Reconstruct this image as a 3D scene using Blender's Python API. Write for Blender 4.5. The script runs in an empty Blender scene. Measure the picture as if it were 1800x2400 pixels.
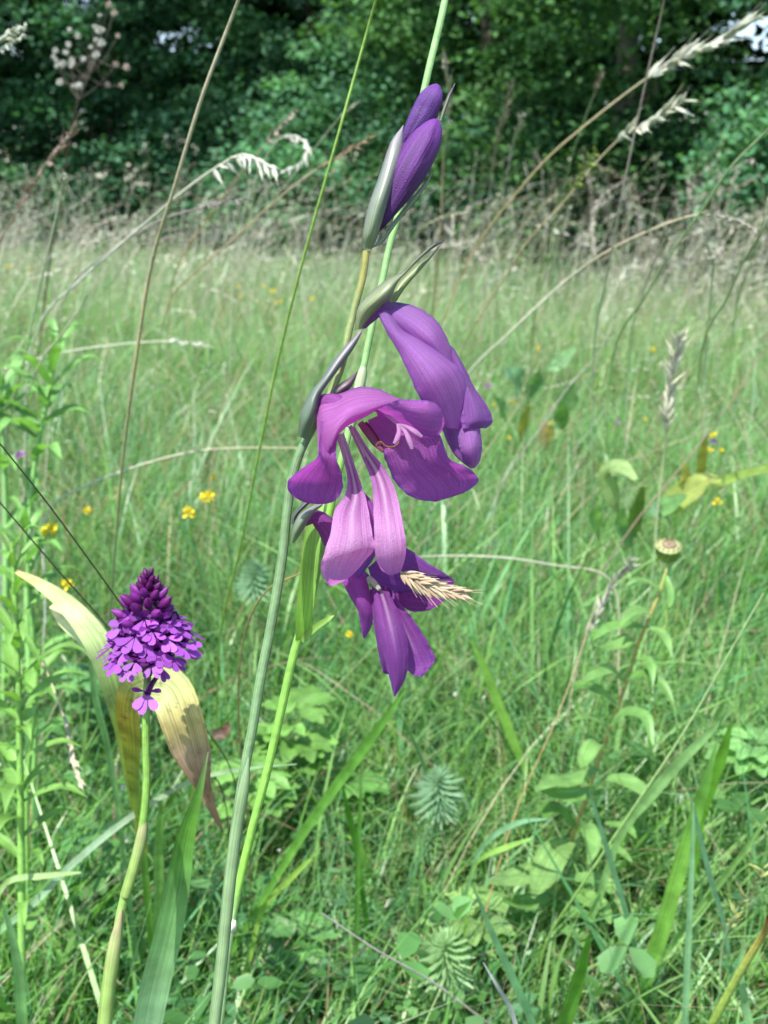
import bpy, math, random
import numpy as np
from mathutils import Vector, Matrix, Quaternion
random.seed(7); RNG = np.random.default_rng(11)
C = bpy.context.scene.collection
S = bpy.context.scene

# ------------------------------------------------------------------ camera, sky, sun, exposure
CAM = Vector((0, 0, 0.55)); PITCH = math.radians(16.1); FPX = 2628.0
cd = bpy.data.cameras.new('camera'); cam = bpy.data.objects.new('camera', cd); C.objects.link(cam)
cam.location = CAM; cam.rotation_euler = (math.radians(90) - PITCH, 0, 0)
cd.sensor_fit = 'VERTICAL'; cd.sensor_height = 36; cd.lens = 36 * FPX / 2400
cd.clip_start = 0.01; cd.clip_end = 600
cd.dof.use_dof = True; cd.dof.focus_distance = 0.318; cd.dof.aperture_fstop = 25
S.camera = cam
TOSUN = Vector((-0.25, -0.40, 0.88)).normalized()
w = bpy.data.worlds.new("World"); S.world = w; w.use_nodes = True
nt = w.node_tree; nt.nodes.clear()
sky = nt.nodes.new('ShaderNodeTexSky'); sky.sky_type = 'NISHITA'; sky.sun_disc = False
sky.sun_elevation = math.asin(TOSUN.z); sky.sun_rotation = math.atan2(TOSUN.x, TOSUN.y)
bg = nt.nodes.new('ShaderNodeBackground'); bg.inputs[1].default_value = 0.15
wo = nt.nodes.new('ShaderNodeOutputWorld')
nt.links.new(sky.outputs[0], bg.inputs[0]); nt.links.new(bg.outputs[0], wo.inputs[0])
sl = bpy.data.lights.new('sun', 'SUN'); sl.energy = 4.6; sl.angle = math.radians(0.5); sl.color = (1, 0.96, 0.88)
sun = bpy.data.objects.new('sun', sl); C.objects.link(sun)
sun.rotation_euler = TOSUN.to_track_quat('Z', 'Y').to_euler(); sun.location = (-3, -4, 9)
S.view_settings.view_transform = 'Standard'; S.view_settings.look = 'None'
S.view_settings.exposure = 1.1; S.view_settings.gamma = 1; S.view_settings.use_curve_mapping = False
S.render.engine = 'CYCLES'
S.cycles.max_bounces = 6; S.cycles.diffuse_bounces = 3; S.cycles.glossy_bounces = 2; S.cycles.transmission_bounces = 4
S.cycles.use_denoising = True
S.cycles.sample_clamp_indirect = 4

# ------------------------------------------------------------------ helpers
cp, sp = math.cos(PITCH), math.sin(PITCH)
FWD = Vector((0, cp, -sp)); UP = Vector((0, sp, cp))
def at(u, v, d):
    """world point seen at photograph pixel (u, v), d metres in front of the lens"""
    return CAM + FWD * d + Vector((1, 0, 0)) * ((u - 900) / FPX * d) + UP * (-(v - 1200) / FPX * d)
def atn(P):
    P = np.asarray(P, float); d = P[:, 2:3]
    return (np.array(CAM)[None] + np.array(FWD)[None] * d + np.array([[1., 0, 0]]) * ((P[:, 0:1] - 900) / FPX * d)
            + np.array(UP)[None] * (-(P[:, 1:2] - 1200) / FPX * d))
def ground_at(u, d):
    """point on the ground d metres deep in the column u"""
    v = 1200 + FPX * ((CAM.z / d) - sp) / cp
    p = at(u, v, d); p.z = gz(p.x, p.y); return p
def gz(x, y):
    return 0.012 * np.sin(x * 5.1 + 1) * np.sin(y * 4.3) + 0.02 * np.sin(x * 1.3 + y * 0.9)
def cr(P, n):
    """Catmull-Rom resample of rows P to n rows"""
    P = np.asarray(P, float); m = len(P)
    Q = np.vstack([2 * P[0] - P[1], P, 2 * P[-1] - P[-2]])
    t = np.linspace(0, m - 1, n); i = np.minimum(t.astype(int), m - 2); f = (t - i)[:, None]
    a, b, c, d = Q[i], Q[i + 1], Q[i + 2], Q[i + 3]
    return 0.5 * (2 * b + (c - a) * f + (2 * a - 5 * b + 4 * c - d) * f ** 2 + (3 * b - a - 3 * c + d) * f ** 3)
def crn(P, n):
    """smooth curve through unevenly spaced rows (x, y, z, ...)"""
    P = np.asarray(P, float); m = len(P)
    if m < 3: return cr(P, n)
    h = np.linalg.norm(np.diff(P[:, :3], axis=0), axis=1) + 1e-7; S_ = np.diff(P, axis=0) / h[:, None]
    M = np.empty_like(P); M[1:-1] = (S_[:-1] * h[1:, None] + S_[1:] * h[:-1, None]) / (h[:-1] + h[1:])[:, None]; M[0] = S_[0]; M[-1] = S_[-1]
    t = np.linspace(0, m - 1, n); i = np.minimum(t.astype(int), m - 2); f = (t - i)[:, None]; H = h[i][:, None]
    return (2*f**3 - 3*f**2 + 1) * P[i] + (f**3 - 2*f**2 + f) * H * M[i] + (3*f**2 - 2*f**3) * P[i + 1] + (f**3 - f**2) * H * M[i + 1]
def mesh(name, V, F, mat=None, col=None, uv=None, smooth=True):
    V = np.asarray(V, np.float32); F = np.asarray(F, np.int32)
    me = bpy.data.meshes.new(name); k = F.shape[1]
    me.vertices.add(len(V)); me.vertices.foreach_set('co', V.ravel())
    me.loops.add(F.size); me.loops.foreach_set('vertex_index', F.ravel())
    me.polygons.add(len(F)); me.polygons.foreach_set('loop_start', np.arange(0, F.size, k, dtype=np.int32))
    me.update(calc_edges=True)
    if smooth: me.polygons.foreach_set('use_smooth', np.ones(len(F), bool))
    if col is not None:
        col = np.asarray(col, np.float32)
        if col.ndim == 1: col = np.repeat(col[None], len(V), 0)
        a = me.color_attributes.new('Col', 'FLOAT_COLOR', 'POINT')
        a.data.foreach_set('color', np.hstack([col, np.ones((len(V), 1), np.float32)]).astype(np.float32).ravel())
    if uv is not None:
        l = me.uv_layers.new(name='UVMap'); l.data.foreach_set('uv', np.asarray(uv, np.float32)[F.ravel()].ravel())
    if mat: me.materials.append(mat)
    me.validate(); return me
def grid_faces(nr, nc, wrap=False):
    r = np.arange(nr - 1)[:, None]; c = np.arange(nc if wrap else nc - 1)[None]; c2 = (c + 1) % nc
    return np.stack([r * nc + c, r * nc + c2, (r + 1) * nc + c2, (r + 1) * nc + c], -1).reshape(-1, 4)
def merge(parts):
    V, F, K, U, n = [], [], [], [], 0
    for v, f, k, u in parts:
        V.append(v); F.append(np.asarray(f) + n); n += len(v)
        k = np.asarray(k, float); K.append(np.repeat(k[None], len(v), 0) if k.ndim == 1 else k); U.append(u)
    return np.vstack(V), np.vstack(F), np.vstack(K), np.vstack(U)
def tube(P, r, col, n=7, res=0):
    """swept round stem: (verts, faces, colours, uv)"""
    P = np.asarray([tuple(p) for p in P], float); r = np.asarray(r, float) * np.ones(len(P))
    col = np.asarray(col, float); col = np.repeat(col[None], len(P), 0) if col.ndim == 1 else col
    if res:
        A = crn(np.hstack([P, r[:, None], col]), res); P, r, col = A[:, :3], np.maximum(A[:, 3], 1e-5), np.clip(A[:, 4:], 0, 1)
    T = np.gradient(P, axis=0); T /= np.linalg.norm(T, axis=1)[:, None] + 1e-12
    X = np.cross(T, np.array([0.3, 1, 0.1])); X /= np.linalg.norm(X, axis=1)[:, None] + 1e-9
    Y = np.cross(T, X); a = np.arange(n) / n * 2 * np.pi
    V = P[:, None] + r[:, None, None] * (np.cos(a)[None, :, None] * X[:, None] + np.sin(a)[None, :, None] * Y[:, None])
    m = len(P); uv = np.stack(np.meshgrid(np.arange(n) / n, np.linspace(0, 1, m)), -1).reshape(-1, 2)
    return V.reshape(-1, 3), grid_faces(m, n, True), np.repeat(col, n, 0), uv
def ribbon(P, wd, col, nrm=(0, -0.7, 0.7), fold=0.25, res=10, nc=5, twist=0, wave=0.0):
    """leaf or grass blade with a folded midrib along the points P, half widths wd"""
    P = np.asarray([tuple(p) for p in P], float); wd = np.asarray(wd, float)
    col = np.asarray(col, float); col = np.repeat(col[None], len(P), 0) if col.ndim == 1 else col
    wd = np.interp(np.linspace(0, 1, len(P)), np.linspace(0, 1, len(wd)), wd)
    if len(col) != len(P): col = np.stack([np.interp(np.linspace(0, 1, len(P)), np.linspace(0, 1, len(col)), col[:, k]) for k in range(3)], 1)
    A = crn(np.hstack([P, wd[:, None], col]), res); P, wd, col = A[:, :3], np.maximum(A[:, 3], 2e-5), np.clip(A[:, 4:], 0, 1)
    T = np.gradient(P, axis=0); T /= np.linalg.norm(T, axis=1)[:, None] + 1e-12
    t = np.linspace(0, 1, res)
    X = np.cross(T, np.asarray(nrm, float)); X /= np.linalg.norm(X, axis=1)[:, None] + 1e-9
    N = np.cross(X, T)
    if twist:
        a = (twist * t)[:, None]; X, N = X * np.cos(a) + N * np.sin(a), N * np.cos(a) - X * np.sin(a)
    s = np.linspace(-1, 1, nc)
    V = (P[:, None] + wd[:, None, None] * (s[None, :, None] * X[:, None] + (fold * (np.abs(s) ** 1.3))[None, :, None] * N[:, None]))
    if wave: V += (wave * wd[:, None] * np.sin(t * 19 + 1)[:, None] * s[None] ** 2)[..., None] * N[:, None]
    uv = np.stack(np.meshgrid((s + 1) / 2, t), -1).reshape(-1, 2)
    return V.reshape(-1, 3), grid_faces(res, nc), np.repeat(col, nc, 0), uv

class Thing:
    def __init__(self, name, label, cat, loc, group=None):
        o = bpy.data.objects.new(name, None); C.objects.link(o); o.location = loc; o.empty_display_size = 0.02
        o['label'] = label; o['category'] = cat; o['kind'] = 'thing'
        if group: o['group'] = group
        self.o = o; self.loc = np.array(loc, float)
    def add(self, name, geo, mat, parent=None, label=None, stuff=False):
        V, F, K, U = geo
        o = bpy.data.objects.new(name, mesh(name, np.asarray(V) - self.loc[None], F, mat, K, U)); C.objects.link(o)
        o.parent = parent or self.o
        if label: o['label'] = label
        if stuff: o['kind'] = 'stuff'
        return o
    def inst(self, name, me, M, parent=None):
        o = bpy.data.objects.new(name, me); C.objects.link(o); o.parent = parent or self.o
        o.matrix_local = Matrix.Translation(Vector(-self.loc)) @ M
        return o
def frame(p, d, s, roll=0.0, up=None):
    """matrix at p, +Z along d, scale s"""
    q = Vector(d).normalized().to_track_quat('Z', 'Y')
    return Matrix.Translation(Vector(p)) @ q.to_matrix().to_4x4() @ Matrix.Rotation(roll, 4, 'Z') @ Matrix.Diagonal((s[0], s[1], s[2], 1))
def structure(name, me, kind='structure'):
    o = bpy.data.objects.new(name, me); C.objects.link(o); o['kind'] = kind; return o

# ------------------------------------------------------------------ materials (procedural)
def leaf_mat(name, *a, spots=0, **k):
    m = leaf_mat0(name, *a, **k)
    if spots:
        t = m.node_tree; N = t.nodes; L = t.links; tc = N.new('ShaderNodeTexCoord')
        n1 = N.new('ShaderNodeTexNoise'); n1.inputs['Scale'].default_value = spots; n1.inputs['Detail'].default_value = 6; n1.inputs['Roughness'].default_value = .7; L.new(tc.outputs['Object'], n1.inputs['Vector'])
        r = N.new('ShaderNodeMapRange'); r.inputs[1].default_value = .56; r.inputs[2].default_value = .68; r.inputs[4].default_value = .85; L.new(n1.outputs['Fac'], r.inputs[0])
        p = next(n for n in N if n.type == 'BSDF_PRINCIPLED'); src = p.inputs['Base Color'].links[0].from_socket
        mx = N.new('ShaderNodeMix'); mx.data_type = 'RGBA'; L.new(r.outputs[0], mx.inputs[0]); L.new(src, mx.inputs[6]); mx.inputs[7].default_value = (.16, .09, .045, 1)
        for l in list(src.links):
            if l.to_node != mx: L.new(mx.outputs[2], l.to_socket)
    return m
def leaf_mat0(name, rough=0.45, transl=0.35, tcol=(1.25, 1.35, 0.6), vein=0.0, nscale=60, namt=0.35, spec=0.4, bump=0.2, vscale=14, stretch=True):
    m = bpy.data.materials.new(name); m.use_nodes = True; t = m.node_tree; N = t.nodes; L = t.links; N.clear()
    out = N.new('ShaderNodeOutputMaterial'); at_ = N.new('ShaderNodeAttribute'); at_.attribute_name = 'Col'
    geo = N.new('ShaderNodeTexCoord')
    nz = N.new('ShaderNodeTexNoise'); nz.inputs['Scale'].default_value = nscale; nz.inputs['Detail'].default_value = 4
    L.new(geo.outputs['Object'], nz.inputs['Vector'])
    mr = N.new('ShaderNodeMapRange'); mr.inputs[1].default_value = 0.25; mr.inputs[2].default_value = 0.75
    mr.inputs[3].default_value = 1 - namt; mr.inputs[4].default_value = 1 + namt; L.new(nz.outputs['Fac'], mr.inputs[0])
    mul = N.new('ShaderNodeVectorMath'); mul.operation = 'SCALE'; L.new(at_.outputs['Color'], mul.inputs[0]); L.new(mr.outputs[0], mul.inputs['Scale'])
    colour = mul.outputs[0]; height = nz.outputs['Fac']
    if vein:
        mp = N.new('ShaderNodeMapping'); mp.inputs['Scale'].default_value = (vscale, 0.6 if stretch else 6, 1); L.new(geo.outputs['UV'], mp.inputs['Vector'])
        vn = N.new('ShaderNodeTexNoise'); vn.inputs['Scale'].default_value = 1.6; vn.inputs['Detail'].default_value = 3; L.new(mp.outputs[0], vn.inputs['Vector'])
        v2 = N.new('ShaderNodeMapRange'); v2.inputs[1].default_value = 0.35; v2.inputs[2].default_value = 0.65; v2.inputs[3].default_value = 1 - vein; v2.inputs[4].default_value = 1 + vein * 0.6
        L.new(vn.outputs['Fac'], v2.inputs[0])
        m2 = N.new('ShaderNodeVectorMath'); m2.operation = 'SCALE'; L.new(colour, m2.inputs[0]); L.new(v2.outputs[0], m2.inputs['Scale'])
        colour = m2.outputs[0]
        ad = N.new('ShaderNodeMath'); ad.operation = 'ADD'; L.new(vn.outputs['Fac'], ad.inputs[0]); L.new(nz.outputs['Fac'], ad.inputs[1]); height = ad.outputs[0]
    bp = N.new('ShaderNodeBump'); bp.inputs['Strength'].default_value = bump; bp.inputs['Distance'].default_value = 0.0006; L.new(height, bp.inputs['Height'])
    p = N.new('ShaderNodeBsdfPrincipled'); p.inputs['Roughness'].default_value = rough; p.inputs['Specular IOR Level'].default_value = spec
    L.new(colour, p.inputs['Base Color']); L.new(bp.outputs[0], p.inputs['Normal'])
    if transl:
        tm = N.new('ShaderNodeVectorMath'); tm.operation = 'MULTIPLY'; tm.inputs[1].default_value = tcol; L.new(colour, tm.inputs[0])
        tr = N.new('ShaderNodeBsdfTranslucent'); L.new(tm.outputs[0], tr.inputs['Color'])
        mx = N.new('ShaderNodeMixShader'); mx.inputs[0].default_value = transl; L.new(p.outputs[0], mx.inputs[1]); L.new(tr.outputs[0], mx.inputs[2])
        L.new(mx.outputs[0], out.inputs['Surface'])
    else: L.new(p.outputs[0], out.inputs['Surface'])
    return m
M_grass = leaf_mat('grass_blade', 0.36, 0.45, nscale=25, namt=0.3, spec=0.45)
M_treeleaf = leaf_mat('tree_leaf', 0.6, 0.32, nscale=3, namt=0.25, spec=0.2, bump=0)
M_leaf = leaf_mat('broad_leaf', 0.42, 0.38, vein=0.26, nscale=90, namt=0.3, spec=0.45)
M_stem = leaf_mat('green_stem', 0.45, 0.0, vein=0.32, nscale=300, namt=0.25, spec=0.4, vscale=12, bump=0.5)
M_dry = leaf_mat('dry_straw', 0.55, 0.25, tcol=(1.1, 1.0, 0.8), vein=0.2, nscale=150, namt=0.25, spec=0.3)
M_petal = leaf_mat('petal', 0.42, 0.5, tcol=(1.35, 0.85, 1.15), vein=0.26, nscale=3000, namt=0.22, spec=0.55, bump=0.7, vscale=46)
M_bud = leaf_mat('bud_petal', 0.5, 0.12, tcol=(1.2, 0.8, 1.2), vein=0.4, nscale=3000, namt=0.2, spec=0.35, bump=0.5, vscale=40)
M_bract = leaf_mat('bract', 0.4, 0.2, tcol=(1.2, 1.2, 0.8), vein=0.28, nscale=200, namt=0.15, spec=0.5, vscale=16)
M_floret = leaf_mat('orchid_petal', 0.4, 0.35, tcol=(1.2, 0.8, 1.2), nscale=400, namt=0.2, spec=0.4)
M_yellow = leaf_mat('yellow_petal', 0.5, 0.3, tcol=(1.1, 1.0, 0.4), nscale=300, namt=0.2)
M_wither = leaf_mat('withered_leaf', 0.5, 0.3, tcol=(1.2, 1.0, .6), vein=0.36, nscale=70, namt=0.45, spec=0.35, vscale=18, spots=130)
M_bark = leaf_mat('bark', 0.85, 0.0, vein=0.4, nscale=20, namt=0.4, spec=0.2, bump=0.8)
def ground_mat():
    m = bpy.data.materials.new('soil_and_thatch'); m.use_nodes = True; t = m.node_tree; N = t.nodes; L = t.links
    p = N['Principled BSDF']; p.inputs['Roughness'].default_value = 0.95
    tc = N.new('ShaderNodeTexCoord'); n1 = N.new('ShaderNodeTexNoise'); n1.inputs['Scale'].default_value = 35; n1.inputs['Detail'].default_value = 8
    L.new(tc.outputs['Object'], n1.inputs['Vector'])
    r = N.new('ShaderNodeValToRGB'); r.color_ramp.elements[0].position = 0.32; r.color_ramp.elements[0].color = (0.02, 0.03, 0.012, 1)
    r.color_ramp.elements[1].position = 0.7; r.color_ramp.elements[1].color = (0.11, 0.12, 0.05, 1)
    e = r.color_ramp.elements.new(0.5); e.color = (0.045, 0.075, 0.022, 1)
    L.new(n1.outputs['Fac'], r.inputs[0]); L.new(r.outputs[0], p.inputs['Base Color'])
    b = N.new('ShaderNodeBump'); b.inputs['Distance'].default_value = 0.02; L.new(n1.outputs['Fac'], b.inputs['Height']); L.new(b.outputs[0], p.inputs['Normal'])
    return m

# ------------------------------------------------------------------ ground
xs = np.concatenate([np.linspace(-200, -6, 12), np.linspace(-5.6, 5.6, 90), np.linspace(6, 200, 12)])
ys = np.concatenate([np.linspace(-60, -1, 8), np.linspace(-0.8, 12, 100), np.linspace(13, 400, 14)])
X, Y = np.meshgrid(xs, ys)
structure('ground', mesh('ground', np.stack([X, Y, gz(X, Y)], -1).reshape(-1, 3), grid_faces(len(ys), len(xs)), ground_mat()))

# ------------------------------------------------------------------ trees of the hedge
def leaf_cloud(cent, n_per, rad, size, pal, rng, flat=0.42):
    """many small folded leaves gathered round clump centres"""
    k = len(cent); n = k * n_per
    ci = np.repeat(np.arange(k), n_per)
    off = rng.normal(size=(n, 3)); off /= np.linalg.norm(off, axis=1)[:, None]
    off *= (rng.random(n) ** 0.5)[:, None] * rad[ci][:, None]; off[:, 2] *= flat
    P = cent[ci] + off
    a = rng.random(n) * 2 * np.pi; el = rng.normal(-0.25, 0.45, n)
    D = np.stack([np.cos(a) * np.cos(el), np.sin(a) * np.cos(el), np.sin(el)], 1)
    D += 0.6 * off / (rad[ci][:, None]); D /= np.linalg.norm(D, axis=1)[:, None]
    U = rng.normal(size=(n, 3)) * 0.45 + np.array([0, -0.25, 1.0])
    X = np.cross(D, U); X /= np.linalg.norm(X, axis=1)[:, None] + 1e-9
    Nn = np.cross(X, D)
    ln = size * rng.uniform(0.6, 1.25, n)[:, None]; wd = ln * rng.uniform(0.28, 0.42, n)[:, None]
    V = np.stack([P, P + D * ln * 0.5 + X * wd + Nn * wd * 0.25, P + D * ln - Nn * ln * 0.12, P + D * ln * 0.5 - X * wd + Nn * wd * 0.25], 1).reshape(-1, 3)
    F = np.arange(n * 4).reshape(-1, 4)
    pc = np.asarray(pal, float); cc = pc[rng.integers(0, len(pc), k)][ci] * rng.uniform(0.8, 1.25, k)[ci][:, None] * rng.uniform(0.7, 1.3, n)[:, None]
    return V, F, np.repeat(cc, 4, 0), np.zeros((n * 4, 2))
GAPS = [(at(1505, 115, 8.2), 0.05), (at(1770, 70, 7.5), 0.07), (at(1690, 55, 7.5), 0.0)]
def tree(name, label, base, blobs, pal, nclump, nper, size, seed, trunk_r=0.09, lean=0.0):
    rng = np.random.default_rng(seed); bx, by = base; z0 = float(gz(bx, by))
    T = Thing(name, label, 'tree' if name.endswith('tree') else 'shrub', (bx, by, z0), 'trees and shrubs of the hedge')
    top = max(b[2] for b in blobs)
    main = [Vector((bx, by, z0 - 0.1)), Vector((bx + 0.05, by, z0 + top * 0.3)), Vector((bx + lean, by + 0.05, z0 + top * 0.7)), Vector((bx + lean * 1.4, by, z0 + top))]
    tr = T.add('trunk', tube([m_ + Vector((0, .75, 0)) for m_ in main], [trunk_r, trunk_r * 0.8, trunk_r * 0.55, trunk_r * 0.25], (0.09, 0.075, 0.055), 9, 14), M_bark)
    for i, b in enumerate(blobs):
        q = main[1].lerp(main[2], i / max(1, len(blobs)))
        c = Vector(b[:3]); c = Vector((bx + c.x, by + c.y, c.z))
        T.add('limb', tube([q, q.lerp(c, 0.5) + Vector((0, 0, 0.12)), c], [trunk_r * 0.45, trunk_r * 0.3, trunk_r * 0.1], (0.085, 0.07, 0.05), 6, 8), M_bark, tr)
    cents, rads = [], []
    vol = np.array([b[3] * b[4] * b[5] for b in blobs]) ** (2 / 3); vol /= vol.sum()
    for b, f in zip(blobs, vol):
        k = max(3, int(nclump * f)); d = rng.normal(size=(k, 3)); d /= np.linalg.norm(d, axis=1)[:, None]
        r = rng.uniform(0.55, 1.05, k)[:, None]
        p = np.array([bx + b[0], by + b[1], b[2]]) + d * r * np.array([b[3], b[4], b[5]])
        cents.append(p); rads.append(rng.uniform(0.16, 0.44, k))
    cents = np.vstack(cents); rads = np.concatenate(rads)
    ok = cents[:, 2] > 0.12
    for g, gr in GAPS:       # gaps where the sky shows between the boughs
        dv = np.array(g - CAM); L = np.linalg.norm(dv); dv /= L
        q = cents - np.array(CAM); al = q @ dv; per = np.linalg.norm(q - al[:, None] * dv, axis=1)
        ok &= ~(per < (gr + 0.12) * al / L)
    cents, rads = cents[ok], rads[ok]
    T.add('crown', leaf_cloud(cents, nper, rads, size, pal, rng), M_treeleaf, stuff=False)
    return T
P_mid = [(0.048, 0.142, 0.064), (0.042, 0.125, 0.062), (0.058, 0.162, 0.066), (0.036, 0.106, 0.054)]
P_lite = [(0.078, 0.215, 0.10), (0.068, 0.185, 0.095), (0.09, 0.235, 0.095), (0.064, 0.172, 0.09)]
P_dark = [(0.026, 0.085, 0.042), (0.033, 0.10, 0.042), (0.024, 0.076, 0.04), (0.044, 0.125, 0.045)]
P_yel = [(0.07, 0.172, 0.052), (0.058, 0.152, 0.05), (0.078, 0.192, 0.056)]
tree('hedge_tree', 'dark green tree at the left end of the hedge with bright drooping sprays', (-4.3, 10.2),
     [(0, -.3, 0.7, 1.3, 0.7, 0.8), (0, -.2, 1.9, 1.4, 0.8, 0.9), (0.9, -0.9, 1.75, 0.8, 0.4, 0.35), (0.3, -.8, 2.9, 1.4, 1.1, 0.7), (0, 0.2, 4.0, 1.4, 1.2, 0.9)], P_dark, 330, 110, 0.055, 1)  # high forward blob: unseen canopy added to shade the foliage below
tree('hedge_tree', 'tree with bright sprays of leaves hanging behind the white seed tufts', (-2.5, 10.0),
     [(0.1, -.3, 0.8, 1.1, 0.7, 0.9), (0, -.2, 1.8, 1.2, 0.7, 0.8), (-0.1, -1.0, 1.75, 0.8, 0.35, 0.3), (0.3, -.8, 2.8, 1.3, 1.1, 0.6), (-0.2, 0.1, 3.9, 1.2, 1.1, 0.9)], P_mid, 330, 110, 0.055, 2)  # high forward blob is out of view, added to darken the leaves beneath
tree('leafy_shrub', 'low dark shrub behind the tall dry grass below the seed tufts', (-1.9, 9.2),
     [(0, 0, 0.5, 0.8, 0.45, 0.5), (0.7, 0.1, 0.75, 0.6, 0.4, 0.6)], P_mid, 80, 110, 0.05, 3, 0.03)
tree('hedge_tree', 'tall light green tree behind the tan culm at top', (-0.7, 10.4),
     [(0, -.3, 0.9, 1.2, 0.6, 0.9), (0.2, -.4, 1.9, 1.3, 0.6, 0.7), (0.2, -0.2, 3.0, 1.3, 1.0, 1.0), (0.1, 0, 4.2, 1.1, 1.0, 0.8)], P_lite, 300, 110, 0.055, 4)
tree('leafy_shrub', 'broad pale green shrub standing forward behind the gladiolus buds', (-0.25, 8.5),
     [(0, 0, 0.75, 0.75, 0.5, 0.75), (0.5, 0.1, 0.95, 0.55, 0.45, 0.6), (-0.6, 0.2, 0.55, 0.5, 0.4, 0.5)], P_lite, 140, 110, 0.05, 5, 0.03)
tree('hedge_tree', 'mid green tree with yellowish sprays right above the gladiolus buds', (0.8, 8.9),
     [(0, -.3, 0.8, 1.0, 0.6, 0.8), (0, -.4, 1.8, 1.2, 0.6, 0.7), (0.2, -1.0, 2.8, 1.2, 1.0, 0.7), (0, 0, 3.9, 1.2, 1.0, 0.9)], P_yel, 300, 110, 0.055, 6)  # forward upper blob added above the view to cast shade on the hedge
tree('hedge_tree', 'tree with a deep shaded hollow below its yellow green boughs', (1.5, 6.9),
     [(0, -.1, 0.7, 1.1, 0.5, 0.8), (0, -.5, 1.7, 1.1, 0.5, 0.5), (0.1, -.9, 2.5, 1.2, 1.1, 0.6), (0, 0, 3.7, 1.1, 1.0, 0.8)], P_yel, 300, 110, 0.05, 7)  # unseen overhang at the upper front, shaped to keep the hollow in shade
tree('hedge_tree', 'tree at the right end of the hedge with sky showing between its boughs', (2.6, 5.9),
     [(0, -.1, 0.7, 1.1, 0.5, 0.8), (0, -.6, 1.7, 1.1, 0.5, 0.5), (0, -1.0, 2.5, 1.2, 1.1, 0.6), (0, 0, 3.8, 1.1, 1.0, 0.8)], P_mid, 300, 110, 0.05, 8)  # upper front blob juts out unseen, put there to shade the boughs below
tree('leafy_shrub', 'small shrub lit at the right edge below the hanging boughs', (1.72, 5.25),
     [(0, 0, 0.72, 0.28, 0.25, 0.22), (0.3, 0.2, 0.45, 0.35, 0.3, 0.4)], P_lite, 50, 100, 0.042, 9, 0.025)
tree('leafy_shrub', 'dark low shrub filling the hollow right of the gladiolus', (0.95, 6.9),
     [(0, 0, 0.6, 0.9, 0.4, 0.6), (0.9, -0.3, 0.5, 0.7, 0.35, 0.5)], P_dark, 100, 110, 0.045, 10, 0.03)
for i, (x, y, lb) in enumerate([(-5.6, 12.2, 'far back tree glimpsed behind the left end of the hedge'), (-2.6, 12.4, 'back tree filling the gap behind the seed tufts'),
                                (0.2, 11.6, 'back tree behind the light green tree in the middle'), (2.4, 9.6, 'back tree behind the shaded hollow on the right'),
                                (4.8, 8.4, 'outermost back tree beyond the sky gaps on the right')]):
    tree('hedge_tree', lb, (x, y), [(0, 0, 0.9, 1.7, 0.6, 1.1), (0.5, .3, 1.9, 1.9, 0.5, 0.8), (0.2, 0, 2.4, 1.8, 0.7, 1.1), (0, 0, 3.9, 1.5, 0.9, 1.1)], P_dark, 620, 100, 0.10, 20 + i, 0.08)

# ------------------------------------------------------------------ meadow grass (uncountable)
PAL = np.array([(0.130, 0.30, 0.060), (0.092, 0.24, 0.045), (0.17, 0.36, 0.09), (0.108, 0.285, 0.115), (0.15, 0.33, 0.14), (0.215, 0.39, 0.12)])
DRYC = np.array([(0.36, 0.31, 0.19), (0.30, 0.23, 0.14), (0.42, 0.38, 0.26)])
def hedge_y(x): return np.interp(x, [-6, -3, -1, 0.4, 1.0, 1.7, 2.6, 5], [9.3, 9.0, 8.4, 7.4, 6.2, 5.0, 4.4, 4.2])
def blades(P, h, wd, lean, curve, az, seg, col, rng, tipdry=0.0):
    n = len(P); t = np.linspace(0, 1, seg + 1)
    D = np.stack([np.cos(az), np.sin(az), np.zeros(n)], 1)
    phi = az + np.pi / 2 + rng.normal(0, 0.7, n); X = np.stack([np.cos(phi), np.sin(phi), rng.normal(0, 0.15, n)], 1)
    hz = lean[:, None] * t + curve[:, None] * t ** 2.2
    vz = t[None] * np.ones((n, 1)) - 0.45 * curve[:, None] * t ** 3
    Q = P[:, None] + h[:, None, None] * (hz[..., None] * D[:, None] + vz[..., None] * np.array([0, 0, 1.0]))
    ww = wd[:, None] * (np.minimum(1, 0.6 + t * 1.2) * (1 - t ** 2.2) + 0.03)[None]
    V = np.stack([Q - ww[..., None] * X[:, None], Q + ww[..., None] * X[:, None]], 2).reshape(-1, 3)
    k = (seg + 1) * 2; i = np.arange(seg)[None] * 2 + (np.arange(n) * k)[:, None]
    F = np.stack([i, i + 1, i + 3, i + 2], -1).reshape(-1, 4)
    cc = np.repeat(col[:, None], seg + 1, 1)
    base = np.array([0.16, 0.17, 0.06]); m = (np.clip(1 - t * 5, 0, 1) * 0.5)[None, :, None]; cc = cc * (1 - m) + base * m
    if tipdry: 
        m = (np.clip(t * 3 - 2.2, 0, 1)[None] * (rng.random(n) < tipdry)[:, None])[..., None]; cc = cc * (1 - m) + DRYC[0] * m
    return V, F, np.repeat(cc.reshape(-1, 3), 2, 0)
def scatter(n, y0, y1, spread, rng, pad=0.35):
    y = np.sqrt(rng.random(n) * (y1 ** 2 - y0 ** 2) + y0 ** 2); x = (rng.random(n) * 2 - 1) * (spread * y + pad); return x, y
def patch(x, y, s, k): return 0.5 + 0.25 * np.sin(x * s + k) * np.cos(y * s * 1.2 + 2 * k) + 0.25 * np.sin(x * s * 2.3 + y * s * 1.9 + k)
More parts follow.
